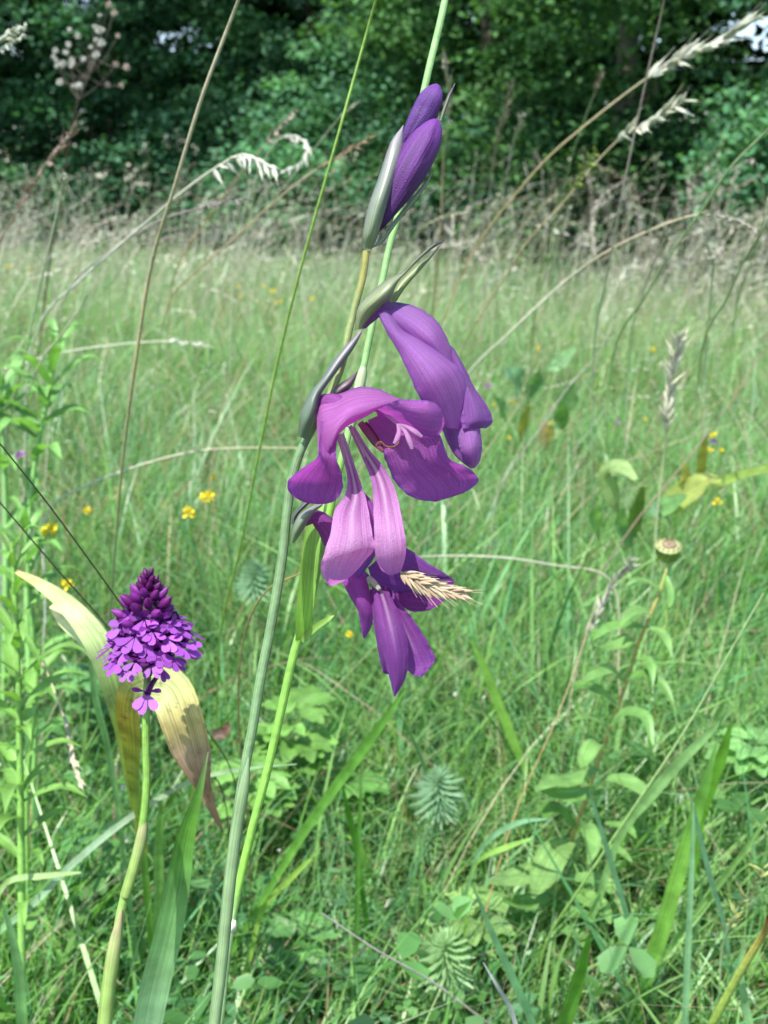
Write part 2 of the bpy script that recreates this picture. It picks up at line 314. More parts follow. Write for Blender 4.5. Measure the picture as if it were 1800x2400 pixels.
def grass(name, n, y0, y1, hr, wr, seg, dry, seed, lean=0.45, pad=0.35, pale=0.0):
    rng = np.random.default_rng(seed); x, y = scatter(n, y0, y1, 0.42, rng, pad)
    ok = y < hedge_y(x) - 0.1; x, y = x[ok], y[ok]; n = len(x)
    z = gz(x, y) - 0.004; pt = patch(x, y, 3.1, 1.0)
    h = rng.uniform(*hr, n) * (0.45 + 1.0 * pt) * np.where(rng.random(n) < 0.12, 1.35, 1); wd = rng.uniform(*wr, n)
    az = rng.normal(0.4, 1.6, n); le = np.abs(rng.normal(0, lean, n)); cu = np.abs(rng.normal(0.15, 0.3, n))
    pi = np.clip((patch(x, y, 2.0, 4.0) * len(PAL) + rng.normal(0, 1.4, n)).astype(int), 0, len(PAL) - 1)
    col = PAL[pi] * rng.uniform(0.75, 1.3, n)[:, None]
    col = col * (.8 + .4 * patch(x, y, 1.1, 3.0))[:, None]; col[:, 0] *= .85 + .3 * patch(x, y, .8, 1.7)
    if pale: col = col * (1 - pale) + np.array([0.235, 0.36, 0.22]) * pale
    isdry = rng.random(n) < dry; col[isdry] = DRYC[rng.integers(0, 3, isdry.sum())] * rng.uniform(0.6, 1.1, isdry.sum())[:, None]
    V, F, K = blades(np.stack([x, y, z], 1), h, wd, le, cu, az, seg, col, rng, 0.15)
    o = structure(name, mesh(name, V, F, M_grass, K, np.zeros((len(V), 2))), 'stuff'); return o
grass('short_grass', 21000, 0.25, 1.5, (0.05, 0.13), (0.0008, 0.0019), 5, 0.05, 31, 0.75)
grass('fine_grass', 14000, 0.25, 1.6, (0.08, 0.17), (0.0004, 0.0009), 5, 0.12, 32, 0.7)
grass('wide_grass', 1500, 0.45, 1.6, (0.10, 0.20), (0.0015, 0.0028), 7, 0.04, 33, 0.5)
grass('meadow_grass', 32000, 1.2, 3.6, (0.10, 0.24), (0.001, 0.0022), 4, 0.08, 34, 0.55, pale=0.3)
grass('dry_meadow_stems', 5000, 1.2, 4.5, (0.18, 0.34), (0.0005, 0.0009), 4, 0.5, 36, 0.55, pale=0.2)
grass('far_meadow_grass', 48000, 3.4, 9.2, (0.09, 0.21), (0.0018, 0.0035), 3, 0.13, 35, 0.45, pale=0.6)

grass('fallen_straw', 900, 0.4, 2.2, (0.10, 0.2), (0.0004, 0.0008), 6, 0.85, 37, 1.6)
grass('leaning_straw', 1500, 1.2, 4.0, (0.2, 0.36), (0.0007, 0.0011), 6, 0.8, 38, 1.1)
# ground cover of small leaves
def cover(name, n, y0, y1, zr, size, seed, pal):
    rng = np.random.default_rng(seed); x, y = scatter(n, y0, y1, 0.42, rng)
    keep = patch(x, y, 5.5, 2.2) + rng.normal(0, 0.15, n) > 0.48; x, y = x[keep], y[keep]; n = len(x)
    P = np.stack([x, y, gz(x, y) + rng.uniform(*zr, n)], 1); a0 = rng.random(n) * 6.283
    Vs, Ks = [], []
    pc = np.asarray(pal)[rng.integers(0, len(pal), n)] * rng.uniform(0.7, 1.3, n)[:, None]
    sz = size * rng.uniform(0.6, 1.4, n)
    for k in range(3):
        a = a0 + k * 2.09; el = rng.normal(0.1, 0.4, n)
        D = np.stack([np.cos(a) * np.cos(el), np.sin(a) * np.cos(el), np.sin(el)], 1)
        X = np.cross(D, np.array([0, 0, 1.0]) + rng.normal(0, 0.25, (n, 3))); X /= np.linalg.norm(X, axis=1)[:, None]
        N = np.cross(X, D); L = sz[:, None]
        Vs.append(np.stack([P, P + D * L * .35 + X * L * .3 + N * L * .06, P + D * L * .8 + X * L * .34 + N * L * .05, P + D * L - N * L * .05, P + D * L * .8 - X * L * .34 + N * L * .05, P + D * L * .35 - X * L * .3 + N * L * .06], 1))
        Ks.append(np.repeat(pc[:, None], 6, 1))
    V = np.concatenate(Vs).reshape(-1, 3); K = np.concatenate(Ks).reshape(-1, 3); m = len(V) // 6
    i = np.arange(m)[:, None] * 6
    F = np.vstack([i + np.array([[0, 1, 2, 3]]), i + np.array([[0, 3, 4, 5]])])
    return structure(name, mesh(name, V, F, M_grass, K, np.zeros((len(V), 2)), smooth=False), 'stuff')
cover('ground_cover', 13000, 0.3, 1.7, (0.005, 0.07), 0.0085, 41, [(0.07, 0.19, 0.04), (0.05, 0.15, 0.035), (0.09, 0.22, 0.06), (0.07, 0.18, 0.075)])
cover('leafy_cover', 1700, 0.35, 2.2, (0.02, 0.11), 0.016, 43, [(0.10, 0.26, 0.07), (0.08, 0.21, 0.06), (0.13, 0.28, 0.10)])
cover('far_ground_cover', 9000, 1.6, 4.0, (0.03, 0.14), 0.012, 42, [(0.08, 0.2, 0.06), (0.06, 0.16, 0.05), (0.11, 0.23, 0.09)])

# ------------------------------------------------------------------ seed heads
def spindle(n=6, rows=(0, .12, .35, .65, .88, 1), rad=(.25, .8, 1, .75, .35, .02)):
    a = np.arange(n) / n * 6.2832
    V = np.array([[math.cos(t) * r, math.sin(t) * r, z] for z, r in zip(rows, rad) for t in a])
    return V, grid_faces(len(rows), n, True)
_sp = {}
def spikelet_mesh(col):
    k = tuple(col)
    if k not in _sp:
        V, F = spindle(); V = V.copy(); V[:, 0] *= 0.12; V[:, 1] *= 0.09
        K = np.array([np.array(col) * (0.75 + 0.45 * z) for z in V[:, 2]])
        n = len(V); V2 = V * np.array([0.8, 0.8, 0.62]); V2[:, 0] += 0.07 + V[:, 2] * 0.10      # a glume beside the floret
        V3 = V * np.array([0.8, 0.8, 0.7]); V3[:, 0] -= 0.07 + V[:, 2] * 0.08
        A = np.array([[0, 0, .95], [0.02, 0, .95], [0.03, 0, 1.5], [0.01, 0.01, 1.5]])
        _sp[k] = mesh('spikelet', np.vstack([V, V2, V3, A]), np.vstack([F, F + n, F + 2 * n, [[3 * n, 3 * n + 1, 3 * n + 2, 3 * n + 3]]]), M_dry,
                      np.vstack([K, K * 0.9, K * 1.05, np.repeat(np.array(col)[None], 4, 0)]), np.zeros((3 * n + 4, 2)))
    return _sp[k]
STRAW = (0.46, 0.40, 0.27); PALE = (0.55, 0.56, 0.44); TAN = (0.36, 0.25, 0.12); PINK = (0.36, 0.25, 0.20); GREEN = (0.17, 0.30, 0.08); PGREEN = (0.30, 0.40, 0.20)
GREY = (0.40, 0.38, 0.32); PURP = (0.24, 0.17, 0.19); DARK = (0.10, 0.075, 0.05)
def stalk(name, label, cat, pts, d0, d1, r, cols, ear=None, ub=None, group='grass stalks', ns=16, mats=None, head_col=None, head_r=0.5, spk=0.012):
    """grass stalk through photograph points (top first), d0 m deep at its top, rooted d1 m deep; ear = fraction of the points carrying spikelets"""
    m = len(pts); q = np.linspace(0, 1, m) * 0.72
    W = [at(u, v, 1 / ((1 - f) / d0 + f / d1)) for (u, v), f in zip(pts, q)]
    if ub is None: ub = pts[-1][0] + (pts[-1][0] - pts[-2][0]) * 0.5
    b = ground_at(ub, d1)
    mid = W[-1].lerp(b, 0.5) ; W2 = W + [mid, b - Vector((0, 0, 0.01))]
    T = Thing(name, label, cat, b, group)
    cols = np.asarray(cols, float); cc = np.array([[np.interp(x, np.linspace(0, 1, len(cols)), cols[:, k]) for k in range(3)] for x in np.linspace(0, 1, len(W2))]) if cols.ndim == 2 else cols
    rr = np.interp(np.linspace(0, 1, len(W2)), [0, 0.4, 1], [r * 0.55, r * 0.9, r])
    T.add('stem', tube(W2, rr, cc, 6, 6 * len(W2)), mats or M_stem)
    if ear:
        k = ear[1] if len(ear) > 1 else 1
        A = crn(np.array([tuple(p) for p in W]), 200)[:int(200 * ear[0])]
        me = spikelet_mesh(head_col or PALE)
        rng = np.random.default_rng(abs(hash(label)) % 1000 if False else len(label) * 7 + ns)
        idx = np.linspace(0, len(A) - 2, ns).astype(int)
        for j, i in enumerate(idx):
            p = Vector(A[i]); tdir = (Vector(A[max(i - 3, 0)]) - Vector(A[min(i + 3, len(A) - 1)])).normalized()
            side = tdir.cross(FWD).normalized() * (1 if j % 2 else -1) + FWD * rng.normal(0, 0.5)
            d = tdir + side * head_r * rng.uniform(0.6, 1.2)
            if len(ear) > 2: d += Vector((0, 0, -1)) * ear[2] * rng.uniform(.5, 1)
            s = spk * rng.uniform(0.75, 1.15) * (0.8 + 0.35 * min(1, j / 4))
            d += Vector(rng.normal(0, .16, 3)); T.inst('spikelet', me, frame(p, d, (s * .72, s * .72, s), rng.uniform(0, 6)))
    return T
gr = 'grass stalks standing in the meadow'
stalk('grass_stalk', 'thick tan culm leaning from the top edge left of the gladiolus', 'grass', [(575, -50), (559, 0), (477, 217), (407, 445), (358, 608), (315, 868), (287, 1085), (268, 1300), (258, 1450)], 0.46, 1.15, 0.0012, [(0.48, 0.45, 0.32), (0.44, 0.40, 0.27), (0.42, 0.36, 0.19), (0.28, 0.38, 0.16), (0.18, 0.34, 0.10)], group=gr)
stalk('grass_stalk', 'thin bright green culm crossing just left of the gladiolus', 'grass', [(895, -50), (881, 0), (781, 358), (705, 629), (651, 846), (602, 1085), (564, 1280), (521, 1454)], 0.42, 1.0, 0.0008, [(0.28, 0.46, 0.1), (0.27, 0.46, 0.08), (0.2, 0.36, 0.06)], group=gr)
stalk('brome_stalk', 'longest leaning orange stalk with white ear at the upper right', 'grass', [(1763, 49), (1690, 95), (1610, 130), (1540, 168), (1470, 217), (1367, 298), (1280, 374), (1204, 461), (1133, 553), (1079, 651), (1030, 780)], 0.95, 1.7, 0.0011, [STRAW, (0.48, 0.43, 0.28), (0.46, 0.36, 0.2), (0.46, 0.34, 0.16), PGREEN], (0.34,), 960, gr, 26, head_col=(0.62, 0.64, 0.54), head_r=0.3, spk=0.02)
stalk('brome_stalk', 'leaning tan stalk with short white ear below the longest one', 'grass', [(1605, 236), (1545, 275), (1500, 300), (1459, 320), (1388, 391), (1323, 472), (1247, 553), (1193, 635), (1140, 720), (1090, 800)], 0.95, 1.7, 0.0010, [STRAW, STRAW, (0.46, 0.38, 0.22), (0.46, 0.35, 0.17), PGREEN], (0.36,), 1010, gr, 18, head_col=(0.6, 0.63, 0.5), head_r=0.3, spk=0.021)
stalk('brome_stalk', 'yellow green brome ear standing beside the leaning tan stalk', 'grass', [(1395, 355), (1375, 390), (1352, 430), (1333, 470), (1320, 520), (1290, 600), (1262, 700)], 1.0, 1.8, 0.0008, [GREEN, GREEN, PGREEN], (0.42,), 1200, gr, 9, head_col=(0.34, 0.42, 0.1), head_r=0.3, spk=0.02)
stalk('grass_stalk', 'pale stalk arching over to the right edge with drooping ear', 'grass', [(1768, 537), (1735, 520), (1692, 508), (1627, 505), (1519, 542), (1421, 591), (1335, 651), (1193, 781), (1096, 879)], 0.8, 1.4, 0.0011, [GREY, STRAW, STRAW, PALE, PGREEN], (0.36,), 1000, gr, 16, head_col=GREY, head_r=0.18, spk=0.012)
stalk('grass_stalk', 'pinkish upright culm running out of the top edge at right', 'grass', [(1567, -50), (1557, 0), (1508, 217), (1454, 477), (1421, 651), (1395, 780)], 0.75, 1.4, 0.0009, [(0.42, 0.32, 0.30), (0.42, 0.34, 0.31), (0.4, 0.4, 0.3), PGREEN], None, 1380, gr)
stalk('oat_grass', 'pale forked stalk on the left bending over in a white ear', 'grass', [(640, 393), (600, 372), (564, 363), (510, 391), (434, 445), (369, 499), (280, 575), (190, 655), (100, 745)], 0.75, 1.3, 0.0011, [PALE, PALE, (0.5, 0.5, 0.4), (0.5, 0.52, 0.45), PGREEN], (0.4, 1, 0.8), 20, gr, 15, head_col=(0.55, 0.57, 0.48), head_r=0.25, spk=0.016)
stalk('grass_stalk', 'slender purplish stalk leaning right from the foot of the forked one', 'grass', [(572, 466), (520, 474), (467, 488), (380, 515), (255, 591), (160, 680)], 0.8, 1.3, 0.0009, [PURP, PURP, GREY, PGREEN], (0.4,), 60, gr, 13, head_col=(0.36, 0.3, 0.3), head_r=0.12, spk=0.011)
stalk('grass_stalk', 'upright pale green stalk with narrow ear near the left edge', 'grass', [(152, 408), (147, 440), (136, 488), (114, 586), (87, 700), (50, 870), (20, 990)], 0.8, 1.25, 0.0013, [PALE, PALE, PGREEN, (0.5, 0.52, 0.42)], (0.28,), 0, gr, 14, head_col=(0.48, 0.5, 0.4), head_r=0.15, spk=0.012)
stalk('grass_stalk', 'pink feathery ear leaning at the left edge', 'grass', [(174, 304), (140, 345), (98, 401), (49, 483), (0, 564), (-60, 660)], 0.85, 1.4, 0.0012, [PINK, PINK, (0.32, 0.16, 0.12)], (0.62,), -150, gr, 30, head_col=(0.42, 0.32, 0.27), head_r=0.14, spk=0.014)
stalk('grass_stalk', 'tan stalk with brown bristly ear ending beside the bright green culm', 'grass', [(873, 320), (830, 345), (792, 369), (727, 407), (651, 467), (543, 564), (456, 640), (400, 700)], 0.95, 1.6, 0.001, [TAN, STRAW, TAN, PGREEN], (0.4,), 300, gr, 22, head_col=(0.4, 0.3, 0.2), head_r=0.1, spk=0.011)
stalk('grass_stalk', 'orange stalk with pinkish loose ear left of the tan bristly one', 'grass', [(694, 260), (665, 290), (640, 320), (597, 369), (543, 434), (467, 543), (410, 640)], 1.2, 1.9, 0.001, [PINK, PINK, (0.4, 0.24, 0.08), PGREEN], (0.4,), 380, gr, 18, head_col=(0.44, 0.38, 0.32), head_r=0.3, spk=0.015)
stalk('oat_grass', 'curled white oat ear hooked over beside the pinkish loose ear', 'grass', [(668, 400), (700, 385), (721, 350), (705, 325), (673, 318), (640, 340), (600, 420), (560, 540)], 1.2, 1.9, 0.001, [PALE, PALE, PALE, PGREEN], (0.6, 1, 0.5), 520, gr, 14, head_col=(0.56, 0.57, 0.5), head_r=0.3, spk=0.017)
stalk('grass_stalk', 'long green culm running out of the right edge', 'grass', [(1820, 280), (1800, 304), (1714, 391), (1649, 488), (1578, 586), (1508, 700), (1450, 790)], 0.75, 1.3, 0.0012, [PGREEN, PGREEN, GREEN], None, 1370, gr)
stalk('grass_stalk', 'lower green culm reaching the right edge beside the drooping ear', 'grass', [(1830, 480), (1800, 521), (1746, 608), (1703, 700), (1650, 800)], 0.75, 1.3, 0.0011, [PGREEN, PGREEN, GREEN], None, 1580, gr)
stalk('grass_stalk', 'thin bent green stalk nodding near the right edge', 'grass', [(1760, 375), (1772, 385), (1790, 445), (1788, 521), (1765, 600), (1730, 700)], 1.0, 1.6, 0.001, [GREY, PGREEN, GREEN], (0.15,), 1660, gr, 5, head_col=GREY, head_r=0.15, spk=0.013)
stalk('wheatlike_grass', 'straw coloured upright ear standing clear of the meadow on the right', 'grass', [(1592, 795), (1580, 850), (1570, 920), (1563, 1000), (1556, 1067), (1543, 1185), (1530, 1333), (1518, 1438)], 0.95, 1.12, 0.0009, [STRAW, STRAW, PGREEN, (0.36, 0.38, 0.2)], (0.46,), 1500, gr, 26, head_col=(0.70, 0.69, 0.54), head_r=0.35, spk=0.018)
stalk('grass_stalk', 'grey leaning ear left of the thistle bud', 'grass', [(1480, 1316), (1450, 1350), (1420, 1400), (1374, 1493), (1345, 1600), (1325, 1720)], 0.85, 1.0, 0.0008, [GREY, GREY, STRAW, PGREEN], (0.6,), 1300, gr, 20, head_col=(0.58, 0.57, 0.47), head_r=0.3, spk=0.014)
stalk('grass_stalk', 'white tipped stalk arching low over the meadow on the left', 'grass', [(492, 812), (440, 803), (380, 800), (271, 808), (168, 822), (60, 850), (-60, 900)], 1.3, 1.6, 0.0009, [(0.6, 0.6, 0.52), PALE, PALE, PGREEN], (0.3,), -150, gr, 10, head_col=(0.58, 0.6, 0.52), head_r=0.12, spk=0.012)
stalk('dry_straw', 'pale dry stem lying slantwise above the yellow leaves', 'grass', [(700, 1050), (560, 1050), (480, 1055), (400, 1070), (300, 1100), (200, 1140), (125, 1182)], 0.95, 1.15, 0.0011, [STRAW, PALE, (0.55, 0.58, 0.5)], None, 90, gr, mats=M_dry)
stalk('wiry_sedge', 'upper dark wiry stem slanting in front of the orchid', 'stem', [(-60, 965), (0, 1040), (100, 1165), (200, 1300), (300, 1440), (400, 1590), (470, 1690), (540, 1800)], 0.36, 0.8, 0.0004, [DARK, DARK, (0.12, 0.1, 0.05)], None, 600, gr)
stalk('wiry_sedge', 'lower dark wiry stem passing behind the orchid spike', 'stem', [(-60, 1110), (0, 1178), (130, 1330), (240, 1455), (380, 1640), (480, 1790), (520, 1850)], 0.42, 0.85, 0.00045, [DARK, DARK, (0.12, 0.1, 0.05)], None, 560, gr)
stalk('dry_straw', 'pale straw lying level just right of the lowest flower', 'grass', [(960, 1312), (985, 1306), (1049, 1303), (1180, 1307), (1300, 1325), (1420, 1350)], 0.9, 1.05, 0.0011, [(0.6, 0.58, 0.45), PALE, STRAW], None, 1480, gr, mats=M_dry)
stalk('dry_straw', 'long grey dry stem slanting down to the bottom edge', 'grass', [(755, 2141), (885, 2228), (1007, 2297), (1129, 2387), (1200, 2440)], 0.58, 0.72, 0.0008, [(0.5, 0.47, 0.42), GREY, (0.36, 0.31, 0.27)], None, 1260, gr, mats=M_dry)
stalk('grass_stalk', 'thin tan stem slanting down left of the leafy thistle plant', 'grass', [(1400, 1400), (1370, 1500), (1302, 1690), (1226, 1859), (1163, 2048), (1108, 2260)], 0.75, 0.78, 0.0006, [STRAW, TAN, TAN, PGREEN], None, 1090, gr)
stalk('grass_stalk', 'long straight green culm crossing in front of the thistle plant', 'grass', [(1790, 1390), (1703, 1542), (1606, 1711), (1480, 1901), (1353, 2091), (1286, 2196)], 0.6, 0.75, 0.0009, [PGREEN, GREEN, (0.2, 0.33, 0.07)], None, 1230, gr)
stalk('cut_stalk', 'thick cut green stem with orange end at the bottom right', 'stem', [(1803, 2150), (1792, 2183), (1733, 2281), (1670, 2399), (1640, 2460)], 0.5, 0.62, 0.0024, [(0.42, 0.17, 0.06), (0.25, 0.33, 0.07), (0.2, 0.34, 0.06), (0.2, 0.34, 0.06)], None, 1590, gr)
stalk('quaking_grass', 'loose head of yellow green oval spikelets near the bottom right', 'grass', [(1790, 2035), (1765, 2075), (1735, 2120), (1708, 2175), (1692, 2230), (1686, 2344), (1684, 2420)], 0.58, 0.7, 0.0007, [PGREEN, PGREEN, GREEN], (0.5,), 1680, gr, 17, head_col=(0.42, 0.46, 0.16), head_r=0.9, spk=0.009)
stalk('grass_stalk', 'fluffy pale ear standing straight behind the upper bud', 'grass', [(1040, 128), (1046, 160), (1052, 217), (1050, 290), (1041, 353), (1033, 515), (1019, 678), (1010, 780)], 1.3, 2.0, 0.0012, [STRAW, STRAW, TAN, TAN], (0.4,), 1000, gr, 20, head_col=(0.5, 0.48, 0.38), head_r=0.18, spk=0.018)
stalk('grass_stalk', 'blurred brown feathery ear right of the lower bud', 'grass', [(1200, 195), (1190, 240), (1171, 304), (1158, 370), (1150, 434), (1133, 543), (1110, 660)], 1.9, 2.6, 0.0013, [STRAW, GREY, TAN], (0.6,), 1090, gr, 30, head_col=(0.3, 0.29, 0.2), head_r=0.18, spk=0.022)
stalk('grass_stalk', 'narrow grey ear just right of the brown feathery one', 'grass', [(1226, 266), (1215, 300), (1204, 336), (1188, 412), (1171, 488), (1140, 640)], 1.6, 2.3, 0.0011, [GREY, GREY, STRAW], (0.6,), 1110, gr, 20, head_col=(0.46, 0.46, 0.38), head_r=0.14, spk=0.016)
stalk('timothy_grass', 'brown cylindrical ear on a dark green stem before the shaded hollow', 'grass', [(1412, 165), (1402, 195), (1390, 228), (1350, 336), (1318, 456), (1280, 597), (1255, 700)], 1.2, 1.9, 0.0009, [GREY, GREEN, GREEN], (0.33,), 1220, gr, 30, head_col=(0.28, 0.24, 0.17), head_r=0.3, spk=0.009)
stalk('grass_stalk', 'short grey brown ear leaning right between the two long tan stalks', 'grass', [(1302, 456), (1280, 475), (1253, 499), (1209, 553), (1170, 620)], 1.5, 2.1, 0.001, [STRAW, STRAW, PGREEN], (0.55,), 1130, gr, 16, head_col=(0.46, 0.42, 0.32), head_r=0.12, spk=0.014)
stalk('grass_stalk', 'upright grey ear crossing the arching pale stalk', 'grass', [(1595, 483), (1580, 515), (1562, 553), (1529, 624), (1500, 710), (1480, 780)], 1.0, 1.6, 0.001, [GREY, GREY, PGREEN], (0.45,), 1450, gr, 18, head_col=(0.46, 0.44, 0.37), head_r=0.13, spk=0.012)
stalk('grass_stalk', 'short white ear nodding left near the right edge', 'grass', [(1652, 562), (1664, 590), (1672, 620), (1668, 660), (1664, 720), (1655, 800)], 0.95, 1.5, 0.001, [(0.6, 0.6, 0.5), PALE, PGREEN], (0.55,), 1640, gr, 14, head_col=(0.62, 0.62, 0.52), head_r=0.1, spk=0.014)
stalk('grass_stalk', 'drooping loose ear hanging in the shaded hollow', 'grass', [(1396, 590), (1385, 530), (1405, 467), (1450, 432), (1478, 421), (1470, 520), (1455, 620)], 1.8, 2.4, 0.0008, [GREY, GREY, STRAW, TAN], (0.5,), 1440, gr, 16, head_col=(0.36, 0.32, 0.25), head_r=0.3, spk=0.014)
stalk('grass_stalk', 'pale green foxtail ear bowed right below the lower bud', 'grass', [(1088, 500), (1060, 503), (1025, 513), (990, 535), (965, 564), (935, 620), (915, 700)], 1.2, 1.9, 0.0009, [PALE, PGREEN, GREEN], (0.5,), 890, gr, 18, head_col=(0.46, 0.46, 0.3), head_r=0.1, spk=0.011)
stalk('grass_stalk', 'slim green stalk with small pale tip between tan ear and bright culm', 'grass', [(843, 238), (812, 262), (781, 293), (721, 369), (624, 488), (515, 624), (470, 700)], 1.3, 2.0, 0.0008, [PALE, PGREEN, GREEN], (0.25,), 430, gr, 8, head_col=(0.5, 0.52, 0.4), head_r=0.15, spk=0.014)
stalk('oat_grass', 'upper pale ear poking in at the top left corner', 'grass', [(58, 63), (20, 80), (-20, 110), (-80, 170), (-160, 300)], 0.7, 1.2, 0.0012, [PALE, PALE, PGREEN], (0.55,), -300, gr, 10, head_col=(0.5, 0.53, 0.42), head_r=0.1, spk=0.018)
stalk('oat_grass', 'lower pale ear poking in at the top left corner', 'grass', [(62, 85), (30, 98), (-10, 125), (-80, 200), (-160, 340)], 0.7, 1.2, 0.0012, [PALE, PALE, PGREEN], (0.45,), -320, gr, 9, head_col=(0.5, 0.53, 0.42), head_r=0.1, spk=0.016)
stalk('grass_stalk', 'small nodding dry ear in front of the left leafy plant', 'grass', [(185, 1835), (172, 1780), (160, 1715), (135, 1640), (110, 1575), (85, 1530)], 0.62, 0.8, 0.0005, [STRAW, STRAW, TAN], (0.5,), 60, gr, 14, head_col=(0.55, 0.5, 0.38), head_r=0.14, spk=0.009)
stalk('grass_stalk', 'thin brown bent stem curving up to the gladiolus stem', 'grass', [(745, 1328), (690, 1350), (630, 1380), (585, 1450), (562, 1560), (560, 1700), (575, 1850)], 0.42, 0.8, 0.0005, [TAN, TAN, (0.25, 0.2, 0.1)], None, 600, gr)
stalk('grass_stalk', 'reddish thin stem slanting through the meadow right of the flowers', 'grass', [(1790, 820), (1700, 960), (1600, 1090), (1500, 1210), (1430, 1310), (1360, 1420)], 1.0, 1.2, 0.0007, [PINK, PINK, (0.3, 0.2, 0.15)], None, 1300, gr)
stalk('dry_straw', 'silver dry stem leaning right of the upper flower', 'grass', [(1440, 770), (1400, 830), (1330, 910), (1270, 1000), (1210, 1080), (1170, 1150)], 1.2, 1.4, 0.0009, [GREY, (0.5, 0.48, 0.42), GREY], None, 1120, gr, mats=M_dry)
stalk('dry_straw', 'straight pale stem rising left beside the oat grass fork', 'grass', [(205, 690), (190, 720), (140, 790), (100, 840), (60, 930), (20, 985)], 0.8, 1.2, 0.001, [PALE, PALE, PGREEN], None, -10, gr, mats=M_dry)

# plant with white fluffy seed tufts, top left
T = Thing('seed_tuft_plant', 'dark stalk with loose cluster of white fluffy seed tufts at the top left', 'plant', ground_at(60, 2.2))
stem_pts = [at(217, 130, 1.55), at(205, 180, 1.56), at(184, 233, 1.58), at(160, 350, 1.65), at(130, 520, 1.8), ground_at(60, 2.2)]
T.add('stem', tube(stem_pts, [.0008, .0012, .0014, .0016, .0018, .002], (0.1, 0.07, 0.06), 6, 24), M_stem)
tv, tf = [], 0
rng = np.random.default_rng(5)
def tuft_mesh(col):
    V, F = [], []
    for k in range(44):
        d = rng.normal(size=3); d /= np.linalg.norm(d); x = np.cross(d, rng.normal(size=3)); x /= np.linalg.norm(x)
        n = len(V); V += [d * 0.15, d * 0.75 + x * 0.22, d * 1.0, d * 0.75 - x * 0.22]; F.append([n, n + 1, n + 2, n + 3])
    return mesh('seed_tuft', np.array(V), F, M_dry, np.array(col), np.zeros((len(V), 2)))
tm = [tuft_mesh((0.56, 0.57, 0.53)), tuft_mesh((0.5, 0.42, 0.37))]
dots = [(234, 36, 0), (163, 71, 0), (183, 84, 0), (222, 62, 0), (232, 70, 0), (160, 104, 0), (225, 93, 0), (238, 100, 0), (212, 110, 0), (130, 118, 0), (126, 133, 0), (168, 140, 0), (147, 150, 0), (133, 155, 0), (194, 138, 0), (225, 128, 0),
        (141, 192, 0), (172, 202, 0), (186, 202, 0), (276, 84, 1), (297, 158, 1), (272, 150, 1), (252, 198, 1), (284, 200, 1), (268, 30, 1), (255, 12, 1), (240, 70, 0), (155, 122, 0), (166, 150, 0), (132, 142, 0)]
for u, v, k in dots:
    dd = 1.55 + rng.uniform(-0.05, 0.05); p = at(u, v, dd)
    q = Vector(stem_pts[rng.integers(0, 3)]); T.add('branchlet', tube([q, q.lerp(p, 0.5) + Vector((0, 0, -0.006)), p], [.0005, .0004, .0003], (0.1, 0.08, 0.06), 4, 6), M_stem)
    s = rng.uniform(0.0030, 0.0056); T.inst('seed_tuft', tm[k], frame(p, rng.normal(size=3), (s, s, s * 1.2)))

# tall fringe along the hedge
def wisps(name, n, y0, y1, hr, seed, size, pal, xb=0.0):
    """fine grasses gone to seed: hair-thin stems with loose panicles"""
    rng = np.random.default_rng(seed); parts = []
    for i in range(n):
        x = rng.uniform(-1, 1) ; x = np.sign(x) * abs(x) ** (1 - xb) 
        f = rng.uniform(); hy = float(hedge_y(x * 3.2)); y = y0 + (min(y1, hy - .1) - y0) * f ** .6; x = x * (.40 * y + .15)
        y = min(y, float(hedge_y(x)) - .1); z = float(gz(x, y)); h = rng.uniform(*hr) * (.75 + .35 * f)
        lx, ly = rng.normal(0.12, 0.14), rng.normal(0, 0.08); b = np.array([x, y, z])
        k = np.array(pal[rng.integers(len(pal))]) * rng.uniform(.75, 1.1)
        pts = np.array([b, b + [lx * .2, ly * .25, h * .5], b + [lx * .6, ly * .7, h * .85], b + [lx * 1.3, ly, h * (1 - .3 * abs(lx))]])
        r = size * np.array([.9, .8, .6, .35]); X = np.array([1, 0, 0.0])
        V = np.stack([pts - r[:, None] * X, pts + r[:, None] * X], 1).reshape(-1, 3); K = np.repeat(np.stack([np.array((.16, .24, .1)), k * .8, k * .9, k]), 2, 0)
        parts.append((V, grid_faces(4, 2), K, np.zeros((8, 2))))
        kind = rng.integers(3); m = 11
        for j in range(m):
            g = j / m; p = pts[2] * (1 - g) + pts[3] * g; ax = (pts[3] - pts[2]) / np.linalg.norm(pts[3] - pts[2]); d = ax + rng.normal(0, [.12, .4, .75][kind], 3); d /= np.linalg.norm(d)
            x_ = np.cross(d, rng.normal(size=3)); x_ /= np.linalg.norm(x_); L = rng.uniform(9, 19) * size; w_ = size * [1.9, 1.6, 1.3][kind]; o = d * rng.uniform(0, [2, 8, 20][kind]) * size
            parts.append((np.array([p + o, p + o + d * L * .5 + x_ * w_, p + o + d * L, p + o + d * L * .5 - x_ * w_]), np.array([[0, 1, 2, 3]]), k * rng.uniform(.9, 1.2), np.zeros((4, 2))))
    V, F, K, U = merge(parts)
    structure(name, mesh(name, V, F, M_dry, K, U), 'stuff')
WP = [(.48, .48, .36), (.42, .40, .29), (.34, .41, .25), (.44, .46, .37), (.38, .33, .25), (.28, .38, .19), (.50, .51, .43), (.24, .34, .14)]
wisps('tall_grass_fringe', 480, 4.2, 8.6, (0.32, 0.80), 55, .0014, WP, .3)
wisps('seeding_grass', 900, 2.4, 7.0, (0.2, 0.44), 56, .0011, WP, .2)
wisps('pale_seeding_grass', 520, 2.8, 6.2, (0.34, 0.66), 58, .0012, [(.60, .58, .47), (.55, .52, .42), (.50, .53, .40), (.56, .50, .42), (.62, .61, .53)], .2)
wisps('fine_seeding_grass', 220, 1.2, 2.8, (0.2, 0.38), 57, .0006, WP)

